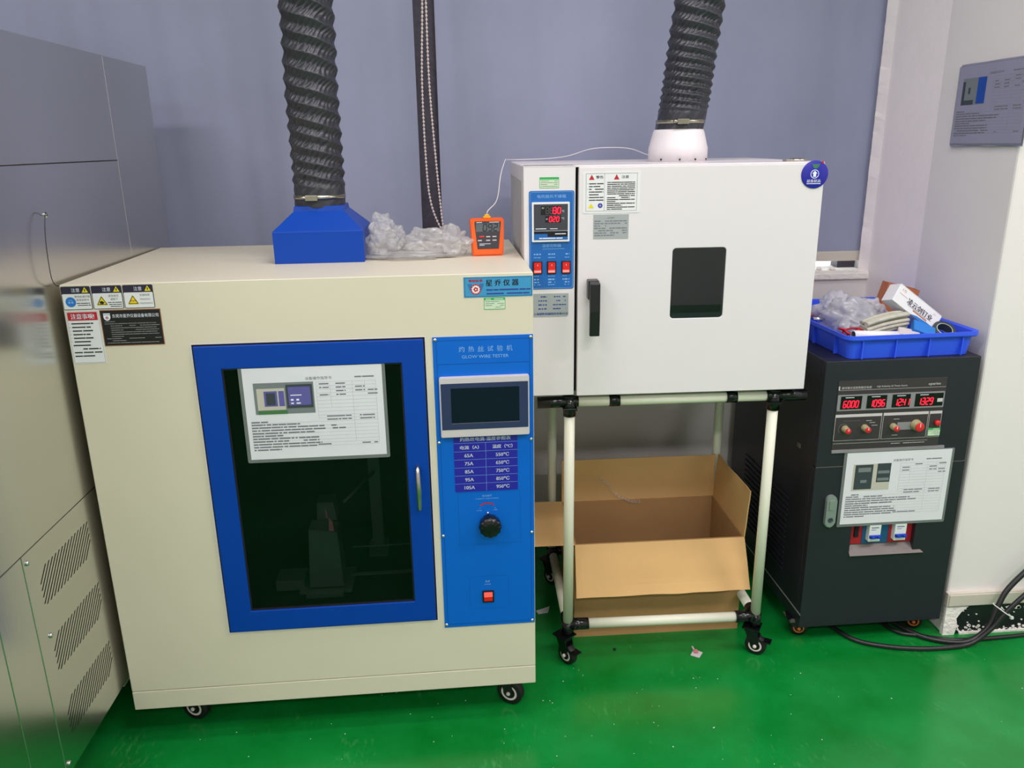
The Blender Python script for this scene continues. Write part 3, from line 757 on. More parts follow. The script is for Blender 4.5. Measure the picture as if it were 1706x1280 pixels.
# ------------------------------------------------------------------ orange thermometer with its probe wire
g = empty('digital_thermometer', (.0800, 2.000, TZ1), .0152+.06, 'orange handheld digital thermometer standing on the cream machine', 'meter')
def taper(w0, w1, h, z0=0): return [(-w0/2,z0),(w0/2,z0),(w1/2,z0+h*.55),(w1/2,z0+h),(-w1/2,z0+h),(-w1/2,z0+h*.55)]
b = B(); b.prism([(-.0385,.003),(-.035,0),(.035,0),(.0385,.003),(.0395,.05),(.0405,.088),(.038,.0915),(-.038,.0915),(-.0425,.088),(-.0405,.05)], -.014, .014, bev=.004); b.build('case', 'orange', g)
b = B(); b.prism([(-.0265,.0175),(.0265,.0175),(.0325,.080),(.0325,.0855),(-.0325,.0855),(-.0325,.080)], -.0150, -.013, bev=.001); s = b.build('face_plate', 'meter_face', g)
b = B(); b.flat=True; b.rect(-.0290,.0290,.0605,.0800,-.0152); b.build('display', 'lcd', s)
b = B(); b.flat=True; b.seg('092', -.0120,.0620,.0085,.0160,-.0154,slant=.08); b.build('digits', 'black_ink', s)
b = B(); b.box(-.0215,-.0100,-.0160,-.015,.0465,.0500,bev=.0004); lab(b.build('button', 'red_rocker', s), 'red power button')
for u, z in ((.0005,.0465),(.0160,.0465),(-.0205,.0375),(.0000,.0375),(.0160,.0375)):
    b = B(); b.box(u-.005,u+.005,-.0158,-.015,z,z+.0028,bev=.0003); b.build('button', 'silver_plastic', s)
b = B(); b.flat=True; b.rect(-.0215,.006,.0300,.0312,-.0152); b.rect(-.0215,-.009,.0268,.0280,-.0152); b.rect(-.028,-.014,.0822,.0836,-.0152); b.rect(.004,.028,.0822,.0836,-.0152); b.build('print', 'white_ink', s)
b = B(); b.box(-.0095,.0095,-.006,.006,.0915,.0965,bev=.002); b.box(-.006,.006,-.004,.004,.0965,.101,bev=.0015); b.build('plug', 'plug_yellow', g)
w0 = Vector((.0800,2.0,TZ1+.100))
wp = spline([w0, (.082,2.0,TZ1+.108), (.088,2.004,TZ1+.114), (.103,2.02,TZ1+.127), (.112,2.05,1.300), (.122,2.10,1.345), (.140,2.20,1.378), (.150,2.28,1.3785), (.185,2.34,1.377), (.28,2.36,1.379), (.34,2.38,1.386),(.40,2.40,1.402),(.46,2.41,1.406),(.52,2.40,1.402),(.565,2.36,1.384),(.60,2.32,1.3765),(.66,2.36,1.3745)], 10)
b = B(); b.tube(wp, .0012, 8); tag(b.build('probe_wire', 'wire_white'), 'thin white probe wire running from the orange thermometer over the oven top', 'wire')

# ------------------------------------------------------------------ crumpled clear bags
def crumple(name, m, parts, seed, label, cat, loc, parent=None, sub=5, f=1.0, amp=1.0):
    bm = bmesh.new()
    for (cx,cy,cz,rx,ry,rz) in parts:
        r = bmesh.ops.create_icosphere(bm, subdivisions=sub, radius=1)
        for v in r['verts']:
            n = v.co.normalized(); q = n*1.5+Vector((cx*30+seed,cy*30,seed))
            a = abs(noise.noise(q*1.1*f))*.75+abs(noise.noise(q*2.6*f))*.34+abs(noise.noise(q*6*f))*.07
            k = .62+.85*a*amp+.12*(1-amp)
            p = Vector((n.x*rx*k+cx, n.y*ry*k+cy, n.z*rz*k+cz)); p.z = max(p.z, .0012+.002*abs(noise.noise(q*5)))
            v.co = p
    me = bpy.data.meshes.new(name); [setattr(f, 'smooth', True) for f in bm.faces]; bm.to_mesh(me); bm.free(); me.materials.append(MATS[m]); o = bpy.data.objects.new(name, me); COL.objects.link(o)
    o.location = loc
    if parent: o.parent = parent
    if label: tag(o, label, cat)
    return o
crumple('plastic_bag', 'poly_film', [(-.150,0,.040,.045,.045,.046),(-.148,.01,.072,.034,.03,.042),(-.118,.005,.045,.034,.035,.040),(-.035,.005,.034,.075,.050,.046),(.020,.0,.034,.050,.045,.044),(-.085,-.02,.008,.115,.05,.014)], 3.1, 'crumpled clear plastic bag lying between the blue hood and the orange thermometer', 'bag', (-.030,1.995,TZ1), f=.7, amp=.9)

# ------------------------------------------------------------------ stainless cabinet at the left
sc = empty('stainless_cabinet', (-.835, .90, 0), pi/2, 'tall brushed stainless steel cabinet with slotted side panel, at the left edge', 'cabinet')
def panel(u0, u1, z0, z1, y=0, th=.02, name='side_panel', m='steel'):
    b = B(); b.box(u0, u1, y, y+th, z0, z1, bev=.0012); return b.build(name, m, sc)
panel(0, 1.2335, 1.3955, 1.639)           # top front panel
panel(0, 1.2335, .6885, 1.3935)           # middle
panel(1.2355, 1.522, .6885, 1.639, .0005) # rear strip
panel(0, .3950, .180, .6865); panel(.3965, .5015, .180, .6865)
pp = panel(.5030, .8700, .180, .6865)
panel(.8720, 1.522, .180, .6865)
b = B(); b.box(.004, 1.518, .006, .80, .184, 1.633); lab(b.build('carcass', 'steel', sc), 'cabinet body behind the side panels')
for fx_, fy_ in ((.03,.05),(1.46,.05),(.03,.74),(1.46,.74)):
    b = B(); b.cyl((fx_,fy_,0),(fx_,fy_,.19),.02); b.build('foot', 'black_plastic', sc)
b = B(); b.box(.90,1.50,.05,.75,.10,.182); b.build('plinth', 'cream', sc)
for (z0, z1) in ((.555,.633),(.403,.481),(.251,.327)):
    u0, u1 = .548, .764; k = 0; c = u0-(z1-z0)
    while c < u1:
        # 45 degree slot: u = c + (z - z0), clipped to the rectangle
        za, zb = max(z0, z0+(u0-c)), min(z1, z0+(u1-c))
        if zb-za > .022:
            b = B(); hw = .0017
            b.prism([(c+za-z0-hw, za),(c+za-z0+hw, za),(c+zb-z0+hw, zb),(c+zb-z0-hw, zb)], -.0004, .0005)
            o = b.build('vent_slot', 'dark_gap', pp)
        c += .0145
for u, z in ((.518,.667),(.516,.204),(.824,1.294),(.545,.49)):
    b = B(); b.lathe([(.0055,0),(.005,-.003),(.002,-.004)], (u,0,z), 'y', 12); b.build('screw', 'chrome', sc)
b = B(); b.flat=True; b.rect(0, 1.234, 1.3940, 1.3951, -.0003); b.build('seam', 'dark_gap', sc)
b = B(); b.tube(spline([(.824,-.004,1.292),(.80,-.012,1.298),(.775,-.016,1.25),(.77,-.016,1.18),(.79,-.012,1.155),(.815,-.010,1.15)],8), .0008, 6); b.build('hanging_wire', 'black_ink', sc)

# ------------------------------------------------------------------ pipe rack
OX, OY, OYAW = .1645, 1.9203, -.0157
LX = (.116, .654); LY = (.0243, .455); PR = .0140; RT = .782
rk = empty('pipe_rack', (OX, OY, 0), OYAW, 'white tube stand with black joints and casters under the oven', 'stand')
for x in LX:
    for y in LY:
        b = B(); b.cyl((x,y,.100),(x,y,.768),PR,n=24); b.build('leg', 'pipe', rk)
        caster(rk, x-(.010 if x < .3 else .006), y-.0, .088, .030, -.9 if x < .3 else -.55, brake=(y < .1), wdt=.020)
for x0, x1, y, z, nm in ((LX[0]+.02,LX[1]-.02,LY[0],.780,'rail'),(LX[0]+.02,LX[1]-.02,LY[1],.780,'rail'),(LX[0]+.045,LX[1]-.05,LY[0],.118,'rail'),(LX[0]+.045,LX[1]-.05,LY[1],.118,'rail')):
    b = B(); b.cyl((x0,y,z),(x1,y,z),PR,n=24); b.build(nm, 'pipe', rk)
for x in LX:
    for z in (.780,.118):
        b = B(); b.cyl((x,LY[0]+.03,z),(x,LY[1]-.03,z),PR,n=24); b.build('rail', 'pipe', rk)
for x in LX:
    for y in LY:
        s = 1 if x < .3 else -1; q = 1 if y < .1 else -1
        b = B(); b.cyl((x,y,.742),(x,y,.7935),PR+.0028,n=24)
        b.cyl((x,y,.780),(x-s*.084,y,.779),PR+.001,n=24); b.cyl((x,y,.780),(x,y+q*.04,.780),PR+.001,n=24); b.cyl((x,y,.780),(x+s*.022,y,.780),PR+.001,n=24)
        b.box(x-.0185,x+.0185,y-.020,y+.020,.760,.766,bev=.001)
        b.build('joint', 'gloss_black', rk)
        b = B(); b.cyl((x,y,.086),(x,y,.128),PR+.0028,n=24); b.cyl((x,y,.118),(x+s*.058,y,.118),PR+.0026,n=24); b.cyl((x,y,.118),(x,y+q*.045,.118),PR+.0026,n=24)
        b.box(x+s*.018-.003,x+s*.018+.003,y-.022,y-.014,.112,.124,bev=.001); b.cyl((x+s*.030,y-.021,.118),(x+s*.030,y-.016,.118),.004,n=10); b.cyl((x,y,.080),(x,y,.086),PR+.001,n=20)
        b.build('joint', 'gloss_black', rk)
for x in (.232,.540):
    b = B(); b.cyl((x-.014,LY[0],.780),(x+.014,LY[0],.780),PR+.0022,n=24); b.build('clamp', 'gloss_black', rk)

# ------------------------------------------------------------------ drying oven
OW, OD, OZ0, OZ1 = .7200, .555, .8050, 1.3700
ov = empty('drying_oven', (OX, OY, OZ0), OYAW, 'white drying oven with small window and blue control strip, standing on the tube stand', 'oven')
def oz(z): return z-OZ0
class OB(B):   # builder whose z values are written as heights above the floor
    def build(s, *a, **k):
        bmesh.ops.translate(s.bm, vec=(0,0,-OZ0), verts=s.bm.verts); return B.build(s, *a, **k)
b = OB(); b.box(0, .1235, 0, .05, OZ0, OZ1, bev=.002); b.build('control_section', 'oven_white', ov)
b = OB(); b.box(.0005, OW-.0, .046, OD, OZ0, OZ1-.0, bev=.003); b.build('body', 'oven_white', ov)
b = OB(); b.box(0, OW, .0, .06, OZ1-.0045, OZ1, bev=.001); b.build('top_lip', 'oven_white', ov)
b = OB(); b.box(.122,.716,.018,.047,.812,OZ1-.006); lab(b.build('door_gasket', 'dark_gap', ov), 'dark gasket round the door')
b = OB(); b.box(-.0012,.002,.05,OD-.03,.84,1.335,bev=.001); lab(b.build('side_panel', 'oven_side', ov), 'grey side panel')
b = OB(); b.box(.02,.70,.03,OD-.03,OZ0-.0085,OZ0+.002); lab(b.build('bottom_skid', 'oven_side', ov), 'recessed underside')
for (x, y) in ((.05,.05),(.67,.05),(.05,.50),(.67,.50)): pass
# door with rounded window opening
dr = empty('door', (0,0,0)); dr.parent = ov
def plate_with_round_hole(b, o, hole, y0, y1):
    bm = b.bm; n = len(hole); O = []
    cx = sum(p[0] for p in hole)/n; cz = sum(p[1] for p in hole)/n
    # project each hole vertex radially on the outer rectangle, add the corners
    def hit(p):
        dx, dz = p[0]-cx, p[1]-cz; ts = []
        if dx > 0: ts.append((o[1]-cx)/dx)
        if dx < 0: ts.append((o[0]-cx)/dx)
        if dz > 0: ts.append((o[3]-cz)/dz)
        if dz < 0: ts.append((o[2]-cz)/dz)
        k = min(ts); return (cx+dx*k, cz+dz*k)
    out = [hit(p) for p in hole]
    corners = [(o[1],o[3]),(o[0],o[3]),(o[0],o[2]),(o[1],o[2])]
    fo = [[bm.verts.new((p[0],y,p[1])) for p in out] for y in (y0,y1)]; fi = [[bm.verts.new((p[0],y,p[1])) for p in hole] for y in (y0,y1)]
    import math as _m
    ang = lambda p: _m.atan2(p[1]-cz, p[0]-cx) % (2*pi)
    for k in range(n):
        j = (k+1) % n; a0, a1 = ang(out[k]), ang(out[j])
        if a1 < a0: a1 += 2*pi
        mid = sorted((ang(c)+m, c) for c in corners for m in (0, 2*pi) if a0 < ang(c)+m < a1)
        fr = [[bm.verts.new((c[0],y,c[1])) for _, c in mid] for y in (y0, y1)]
        for q in (0, 1): bm.faces.new([fi[q][k], fo[q][k]]+fr[q]+[fo[q][j], fi[q][j]])
        e0 = [fo[0][k]]+fr[0]+[fo[0][j]]; e1 = [fo[1][k]]+fr[1]+[fo[1][j]]
        for m in range(len(e0)-1): bm.faces.new((e0[m],e1[m],e1[m+1],e0[m+1]))
        bm.faces.new((fi[0][k],fi[0][j],fi[1][j],fi[1][k]))
b = OB(); plate_with_round_hole(b, (.1305,.7195,.8045,1.3655), rr(.3610,.4935,.9985,1.1725,.009,5), -.006, .016)
b.build('door_panel', 'oven_white', dr, bev=.0015)
b = OB(); b.rrect(.3600,.4945,.9975,1.1735,-.0035,-.0010,.009,5); b.build('window_glass', 'oven_glass', dr)
b = OB(); b.box(.352,.502,.0165,.019,.990,1.182); b.flat=True; b.build('window_back', 'window_dark', dr)
b = OB(); b.box(.3612,.4933,.001,.014,.9990,1.0085); lab(b.build('window_ledge', 'oven_side', dr), 'pale ledge seen at the foot of the window')
b = OB(); b.box(.1520,.1780,-.036,-.006,1.0560,1.1030,bev=.002); h = b.build('handle', 'black_plastic', dr)
b = OB(); b.bm.free(); b.bm = bmesh.new(); 
side = [(-.036,1.101),(-.052,1.098),(-.055,1.03),(-.052,.9690),(-.040,.9690),(-.041,1.03),(-.036,1.056)]
va = [b.bm.verts.new((.1540,y,z)) for y,z in side]; vb = [b.bm.verts.new((.1785,y,z)) for y,z in side]
b.bm.faces.new(va); b.bm.faces.new(vb[::-1])
for i in range(len(side)): b.bm.faces.new((va[i],va[(i+1)%len(side)],vb[(i+1)%len(side)],vb[i]))
b.build('lever', 'black_plastic', h, bev=.002)
# warning labels on the door
b = OB(); b.rrect(.1400,.2770,1.2590,1.3545,-.0068,-.006,.004,3); s = lab(b.build('warning_label', 'sticker_white', dr), 'white warning label with red triangles')
Y = -.0071
b = OB(); b.flat=True; b.frame(.1470,.2690,1.2640,1.3510,Y,.0005); b.rect(.1908,.1912,1.2640,1.3510,Y)
r = random.Random(11)
for i in range(7): b.dashes(.1545,.189-(.008 if i%3==1 else .02 if i==4 else 0), 1.3275-.0063*i, .0022, Y, r, .97)
for i in (0,2,5): b.rect(.1505,.1515,1.3268-.0063*i,1.3282-.0063*i,Y)
for i in range(15): b.dashes(.1975,.264-(.045 if i in (10,) else .03 if i in (12,14) else .012 if i==8 else 0), 1.3300-.0044*i, .0020, Y, r, .97)
b.text('警告', .1795, 1.3425, .0065, Y, width=.0170, bold=.0002); b.text('注意', .2400, 1.3425, .0065, Y, width=.0170, bold=.0002)
b.build('print', 'black_ink', s)
b = OB(); b.flat=True
for u in (.1605,.2195): b.poly([(u-.0065,1.3365),(u+.0065,1.3365),(u,1.3485)], Y)
b.build('red_triangle', 'red_ink', s)
b = OB(); b.flat=True; b.poly([(.1530,1.2710),(.1660,1.2710),(.1595,1.2825)], Y); b.build('yellow_triangle', 'sticker_yellow', s)
b = OB(); b.flat=True; b.disc(.1815,1.2770,.0056,Y); b.build('earth_sign', 'badge_blue', s)
b = OB(); b.flat=True; b.rect(.1811,.1819,1.2770,1.2805,Y-.0002); b.rect(.1785,.1845,1.2763,1.2770,Y-.0002); b.rect(.1797,.1833,1.2750,1.2756,Y-.0002); b.build('earth_symbol', 'white_ink', s)
b = OB(); b.box(.1660,.2510,-.0068,-.006,1.1985,1.2560); s = lab(b.build('notice_plate', 'sticker_grey', dr), 'small grey notice plate')
b = OB(); b.flat=True; b.text('安全警示', .2085, 1.2480, .0042, Y)
for i in range(7): b.dashes(.1685,.247-(.05 if i in (2,) else .03 if i==6 else 0), 1.2405-.0056*i, .0024, Y, r, .9, (.4,1.4))
b.build('print', 'grey_ink', s)
# round badge, hinge cap
b = OB(); b.lathe([(.0325,-.0062),(.0325,-.0080),(.0315,-.0085),(.0005,-.0085)], (.6950,0,1.3405), 'y', 40); s = lab(b.build('status_badge', 'badge_blue', dr), 'round dark blue equipment status badge')
b = OB(); b.flat=True; Y2=-.0088; b.ring(.6945,1.3415,.0088,.0102,Y2,28); b.poly([(.6945,1.3490),(.7010,1.3425),(.6980,1.3425),(.6980,1.3350),(.6910,1.3350),(.6910,1.3425),(.6880,1.3425)],Y2); b.text('设备状态', .6935, 1.3255, .0072, Y2, width=.034, bold=.0002); b.rect(.6765,.7105,1.3185,1.3200,Y2); b.build('badge_print', 'white_ink', s)
b = OB(); b.flat=True; b.poly([(.6870,1.3645),(.7050,1.3645),(.7030,1.3575),(.6980,1.3545),(.6930,1.3545),(.6890,1.3575)],Y2); b.build('badge_tab', 'badge_text_green', s)
b = OB(); b.box(.709,.714,-.0095,-.0085,1.3655,1.3705); b.build('red_pin', 'red_ink', s)
b = OB(); b.lathe([(.022,OZ1),(.023,OZ1+.004),(.018,OZ1+.007),(.004,OZ1+.008)], (.672,.05,0), 'z', 24); b.box(.640,.672,.035,.060,OZ1,OZ1+.005,bev=.001); lab(b.build('hinge_cap', 'nickel', ov), 'flat metal hinge cap on the top right corner')
# control strip
b = OB(); b.rrect(.0125,.1205,1.0790,1.3130,-.0012,0,.005,4); c = b.build('control_panel', 'oven_blue', ov)
b = OB(); b.flat=True; P = rr(.0150,.1180,1.0815,1.3105,.0045,4); Q = rr(.0157,.1173,1.0822,1.3098,.0040,4)
for i in range(len(P)): j=(i+1)%len(P); b.poly([P[i],P[j],Q[j],Q[i]], -.0014)
b.text('电热鼓风干燥箱', .0665, 1.3000, .0082, -.0014, width=.068); b.text('温度控制器', .0665, 1.1845, .0075, -.0014, width=.046); b.rect(.045,.098,1.1762,1.1770,-.0014)
r = random.Random(21)
for u in (.0315,.0660,.1010):
    for z, hh in ((1.1640,.0030),(1.1560,.0018),(1.1110,.0018),(1.1030,.0035),(1.0960,.0030),(1.0900,.0018)): b.dashes(u-.008,u+.009,z,hh,-.0014,r,.8,(.3,.9))
b.build('panel_lettering', 'pale_ink', c)
b = OB(); b.rrect(.0190,.1090,1.1940,1.2870,-.0075,-.001,.0015,2,bev=.0006); s = lab(b.build('temperature_controller', 'sticker_white', c), 'square digital temperature controller in white frame')
b = OB(); b.box(.0235,.1045,-.0082,-.007,1.1990,1.2825); b.build('controller_face', 'meter_face', s)
b = OB(); b.flat=True; b.rect(.0240,.1040,1.2060,1.2190,-.0084); b.rect(.0400,.0880,1.2575,1.2780,-.0084) ; b.rect(.0505,.0880,1.2395,1.2555,-.0084); b.build('digit_window', 'gloss_black', s)
b = OB(); b.flat=True; b.rect(.0240,.1040,1.1995,1.2060,-.0084); b.rect(.0240,.0560,1.2055,1.2130,-.0085); b.build('blue_field', 'oven_blue', s)
b = OB(); b.flat=True; b.text('PV', .0455, 1.2735, .0035, -.0086); b.text('SV', .0545, 1.2480, .0030, -.0086); b.rect(.0275,.0530,1.2245,1.2262,-.0084); b.rect(.0620,.0800,1.2245,1.2258,-.0084); b.rect(.0235,.1045,1.2200,1.2206,-.0084); b.dashes(.0360,.0920,1.2028,.0025,-.0086,r,.95); b.dashes(.058,.1,1.2130,.002,-.0086,r,.5); b.text('℃', .0930, 1.2660, .0045, -.0086); b.text('℃', .0930, 1.2490, .0045, -.0086); b.build('print', 'white_ink', s)
b = OB(); b.flat=True; b.seg('8',.0520,1.2605,.0070,.0140,-.0087,slant=.05); b.seg('8',.0618,1.2605,.0070,.0140,-.0087,slant=.05); b.build('unlit_digit', 'led_off', s)
b = OB(); b.flat=True; b.seg('1',.0618,1.2605,.0070,.0140,-.0089,slant=.05); b.seg('30',.0700,1.2605,.0064,.0140,-.0088,slant=.05,t=.0024); b.seg('020',.0600,1.2420,.0055,.0110,-.0088,slant=.12,t=.0020); b.build('lit_digits', 'led_red', s)
for i, (a, e) in enumerate(((.0205,.0435),(.0550,.0775),(.0900,.1125))):
    b = OB(); b.box(a,e,-.0045,-.001,1.1165,1.1475,bev=.0008); s = b.build('rocker_switch', 'black_plastic', c)
    b = OB(); b.prism([(a+.0028,1.1275),(e-.0028,1.1275),(e-.0028,1.1445),(a+.0028,1.1445)], -.0085, -.004, bev=.0008); b.build('switch_rocker', 'red_rocker', s)
    b = OB(); b.prism([(a+.0028,1.1195),(e-.0028,1.1195),(e-.0028,1.1270),(a+.0028,1.1270)], -.0065, -.004); b.build('switch_lens', 'red_lit', s)
    b = OB(); b.flat=True; b.rect((a+e)/2-.0004,(a+e)/2+.0004,1.1365,1.1405,-.0087); b.rect(a+.004,e-.004,1.1222,1.1240,-.0067); b.build('switch_mark', 'white_ink', s)
calibration_sticker_z = None
b = OB(); b.rrect(.0380,.0840,1.3190,1.3440,-.0006,0,.0012,3); s = lab(b.build('inspection_sticker', 'sticker_green', ov), 'small green and white inspection sticker')
b = OB(); b.flat=True; b.rect(.0390,.0830,1.3200,1.3385,-.0008); b.build('sticker_field', 'sticker_pale', s)
b = OB(); b.flat=True
for i in range(4): b.dashes(.041,.081,1.3355-.0040*i,.0011,-.001,r,.8)
b.build('print', 'grey_ink', s)
b = OB(); b.prism([(.0160,1.0100),(.1040,1.0100),(.1080,1.0140),(.1080,1.0680),(.0160,1.0680)], -.0008, 0); s = lab(b.build('name_plate', 'sticker_grey', ov), 'grey metal name plate')
b = OB(); b.flat=True; b.text('上海越胜机械制造有限公司', .0640, 1.0175, .0062, -.0011, width=.084, bold=.0002)
for i in range(4): b.dashes(.034,.055,1.0600-.0100*i,.0030,-.001,r,.9,(.3,1)); b.dashes(.070 if i else .072,.102,1.0600-.0100*i,.0026,-.001,r,.7,(.3,1))
b.build('print', 'blue_ink', s)
# white cowl
cw = Matrix.Rotation(-OYAW,4,'Z') @ Vector((.5905-OX, 2.140-OY, 0))
b = OB(); b.lathe([(.0765,OZ1),(.0765,OZ1+.034),(.0745,OZ1+.040),(.0665,OZ1+.072),(.0630,OZ1+.080),(.040,OZ1+.080)], (cw.x,cw.y,0), 'z', 48); b.build('exhaust_cowl', 'oven_white', ov)
for a in (-2.4,-1.75,-1.2,-.6):
    b = OB(); b.lathe([(.0022,.0),(.0022,-.003),(.001,-.0036)], (cw.x+.0765*cos(a), cw.y+.0765*sin(a), OZ1+.006), 'y', 8); b.build('screw', 'rubber', ov)

# ------------------------------------------------------------------ cardboard box under the oven
cb = empty('cardboard_box', (.565, 2.195, 0), 0, 'large open brown cardboard box standing under the oven', 'box')
bw, bd, bh, th = .250, .145, .308, .005
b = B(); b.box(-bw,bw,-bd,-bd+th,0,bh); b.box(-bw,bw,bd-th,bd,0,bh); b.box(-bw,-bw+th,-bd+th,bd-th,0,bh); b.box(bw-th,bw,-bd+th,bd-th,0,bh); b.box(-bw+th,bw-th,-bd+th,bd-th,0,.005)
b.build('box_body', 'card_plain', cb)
def flap(pa, pb, dirv, L, seed, taper=.0, name='flap', lower_mat='card'):
    """a flap hinged on the line pa-pb, going along dirv, gently bent, with corrugated edges"""
    pa, pb, dv = Vector(pa), Vector(pb), Vector(dirv).normalized(); n = (pb-pa).cross(dv).normalized()
    b = B(); G = []; nx, ny = 24, 10
    for s in (0, 1):
        g = []
        for i in range(ny+1):
            v = i/ny; row = []
            for k in range(nx+1):
                u = k/nx; tp = taper*v
                p = pa.lerp(pb, tp+(1-2*tp)*u)+dv*(L*v)+n*(.005*v*noise.noise(Vector((u*2.5,v*2,seed)))+.0035*(s-.5))
                if i == ny: p += dv*(.003*noise.noise(Vector((u*6,seed,1))))
                row.append(b.bm.verts.new(p))
            g.append(row)
        G.append(g)
    for s in (0,1):
        for i in range(ny):
            for k in range(nx): b.bm.faces.new((G[s][i][k],G[s][i][k+1],G[s][i+1][k+1],G[s][i+1][k]))
    for k in range(nx): b.bm.faces.new((G[0][ny][k],G[0][ny][k+1],G[1][ny][k+1],G[1][ny][k])); b.bm.faces.new((G[0][0][k],G[0][0][k+1],G[1][0][k+1],G[1][0][k]))
    for i in range(ny): b.bm.faces.new((G[0][i][0],G[0][i+1][0],G[1][i+1][0],G[1][i][0])); b.bm.faces.new((G[0][i][nx],G[0][i+1][nx],G[1][i+1][nx],G[1][i][nx]))
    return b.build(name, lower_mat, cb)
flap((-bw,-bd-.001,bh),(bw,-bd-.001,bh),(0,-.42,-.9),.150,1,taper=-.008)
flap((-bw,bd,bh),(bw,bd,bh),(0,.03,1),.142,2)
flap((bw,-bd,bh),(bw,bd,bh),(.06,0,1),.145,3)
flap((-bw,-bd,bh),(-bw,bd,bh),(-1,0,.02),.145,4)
b = B(); P = spline([(-.13,bd-.007,.385),(-.105,bd-.008,.372),(-.08,bd-.010,.335),(-.05,bd-.012,.318),(-.02,bd-.012,.305),(.005,bd-.010,.302)],6)
for i in range(len(P)-1):
    wv = .005+.003*noise.noise(Vector((i*.7,0,0))); a, c2 = P[i], P[i+1]
    b.quad(a+Vector((0,-.001,-wv)), c2+Vector((0,-.001,-wv)), c2+Vector((0,-.002*(i%2),wv)), a+Vector((0,-.002*((i+1)%2),wv)))
lab(b.build('tape_strip', 'poly_film', cb), 'torn strip of clear tape')

# ------------------------------------------------------------------ black power cabinet
KX, KY, KYAW = .9596, 1.9491, .0116
KW, KD, KZ0, KZ1 = .4276, .62, .0607, .8622
pc = empty('power_supply_cabinet', (KX, KY, 0), KYAW, 'black AC power source cabinet with red digit displays, under the blue tray', 'cabinet')
b = B(); b.box(0, KW, .022, KD, KZ0, KZ1, bev=.003); b.build('body', 'psu', pc)
b = B(); b.box(0, KW, 0, .0225, .5635, KZ1, bev=.002); up = b.build('front_panel', 'psu', pc)
dr2 = empty('door', (0,0,0)); dr2.parent = pc
b = B()
for (a,e,z0,z1) in ((0,.1240,KZ0,.5610),(.3120,KW,KZ0,.5610),(.1240,.3120,KZ0,.2880),(.1240,.3120,.3900,.5610)): b.box(a,e,0,.0225,z0,z1)
bmesh.ops.remove_doubles(b.bm, verts=b.bm.verts, dist=1e-5)
b.build('door_panel', 'psu', dr2)
b = B(); b.flat=True; b.rect(.001,KW-.001,.5610,.5635,-.0002+.001); lab(b.build('door_seam', 'alu', dr2), 'pale line between the upper panel and the door')
# louvres on the left side
for i in range(14):
    b = B(); z = .17+.018*i; zz = z
    for k in range(1): b.prism([(-.004,zz),(.0,zz-.002),(.0,zz+.007)], .16, .44) if False else b.box(-.004,.0,.14,.30,zz,zz+.005,bev=.001)
    b.build('louvre', 'psu', pc)
for i in range(14):
    b = B(); z = .17+.018*i; b.box(-.004,.0,.33,.49,z,z+.005,bev=.001); b.build('louvre', 'psu', pc)
b = B(); b.box(-.003,.001,.10,.118,.580,.592,bev=.001); lab(b.build('side_catch','alu', pc), 'small grey catch on the side')
b = B(); b.box(-.0015,.0,.0,.60,.100,.1035); b.build('side_seam', 'psu_grey', pc)
# instrument panel
PY = -.0015
b = B(); b.box(.0390,.3400,PY,0,.6110,.8080,bev=.0004); c = b.build('instrument_panel', 'psu_panel', up)
b = B(); b.box(.0390,.3580,PY-.003,0,.6040,.6125); b.build('panel_ledge', 'psu_grey', c)
b = B(); b.flat=True; Y = PY-.0002
b.rect(.0410,.3385,.7810,.7818,Y); b.text('高可靠交流变频稳压电源', .0900, .7880, .0068, Y, width=.082); b.text('High Reliability AC Power Source', .1880, .7885, .0062, Y, width=.084)
b.text('eparise', .3060, .7900, .0085, Y, width=.034, bold=.0003); b.rect(.0405,.0440,.7825,.7930,Y); b.rect(.0405,.3080,.6300,.6308,Y); b.dashes(.205,.300,.6245,.0015,Y,random.Random(3),.98)
for (a,e) in ((.0400,.1700),(.1740,.3010),(.3040,.3390)):
    b.rect(a,e,.7055,.7135,Y); b.rect(a,a+.0010,.6390,.7055,Y); b.rect(e-.001,e,.6390,.7055,Y); b.rect(a,e,.6385,.6393,Y)
for (u,z) in ((.1350,.6930),(.1450,.6870),(.1520,.6790),(.2120,.6940),(.2120,.6480)): b.rect(u-.008,u+.008,z,z+.0012,Y)
b.build('panel_lettering', 'silver_plastic', c)
b = B(); b.flat=True; b.rect(.2160,.2600,.6630,.6850,Y); b.build('grey_field', 'psu_grey', c)
b = B(); b.rrect(.0405,.3380,.7240,.7690,PY-.0015,PY,.002,2); s = b.build('display_strip', 'psu_grey', c)
Y3 = PY-.0017
for (a, e, txt, off) in ((.0490,.1070,'60.00',.0075),(.1215,.1765,'109.6',.0080),(.1920,.2420,'12.41',.0060),(.2560,.3340,'1.329',.0080)):
    b = B(); b.box(a,e,Y3-.0008,Y3+.0005,.7290,.7650); q = b.build('digit_window', 'gloss_black', s)
    b = B(); b.flat=True; b.seg(txt, a+off, .7340, .0072, .0180, Y3-.001, t=.0024, slant=.10); b.build('lit_digits', 'led_red', q)
    b = B(); b.flat=True; b.rect(a+.012,a+.036,.7605,.7622,Y3-.001); b.build('print', 'white_ink', q)
b = B(); b.flat=True; b.rect(.3180,.3330,.7400,.7500,Y3-.0012); b.build('function_key', 'silver_plastic', s)
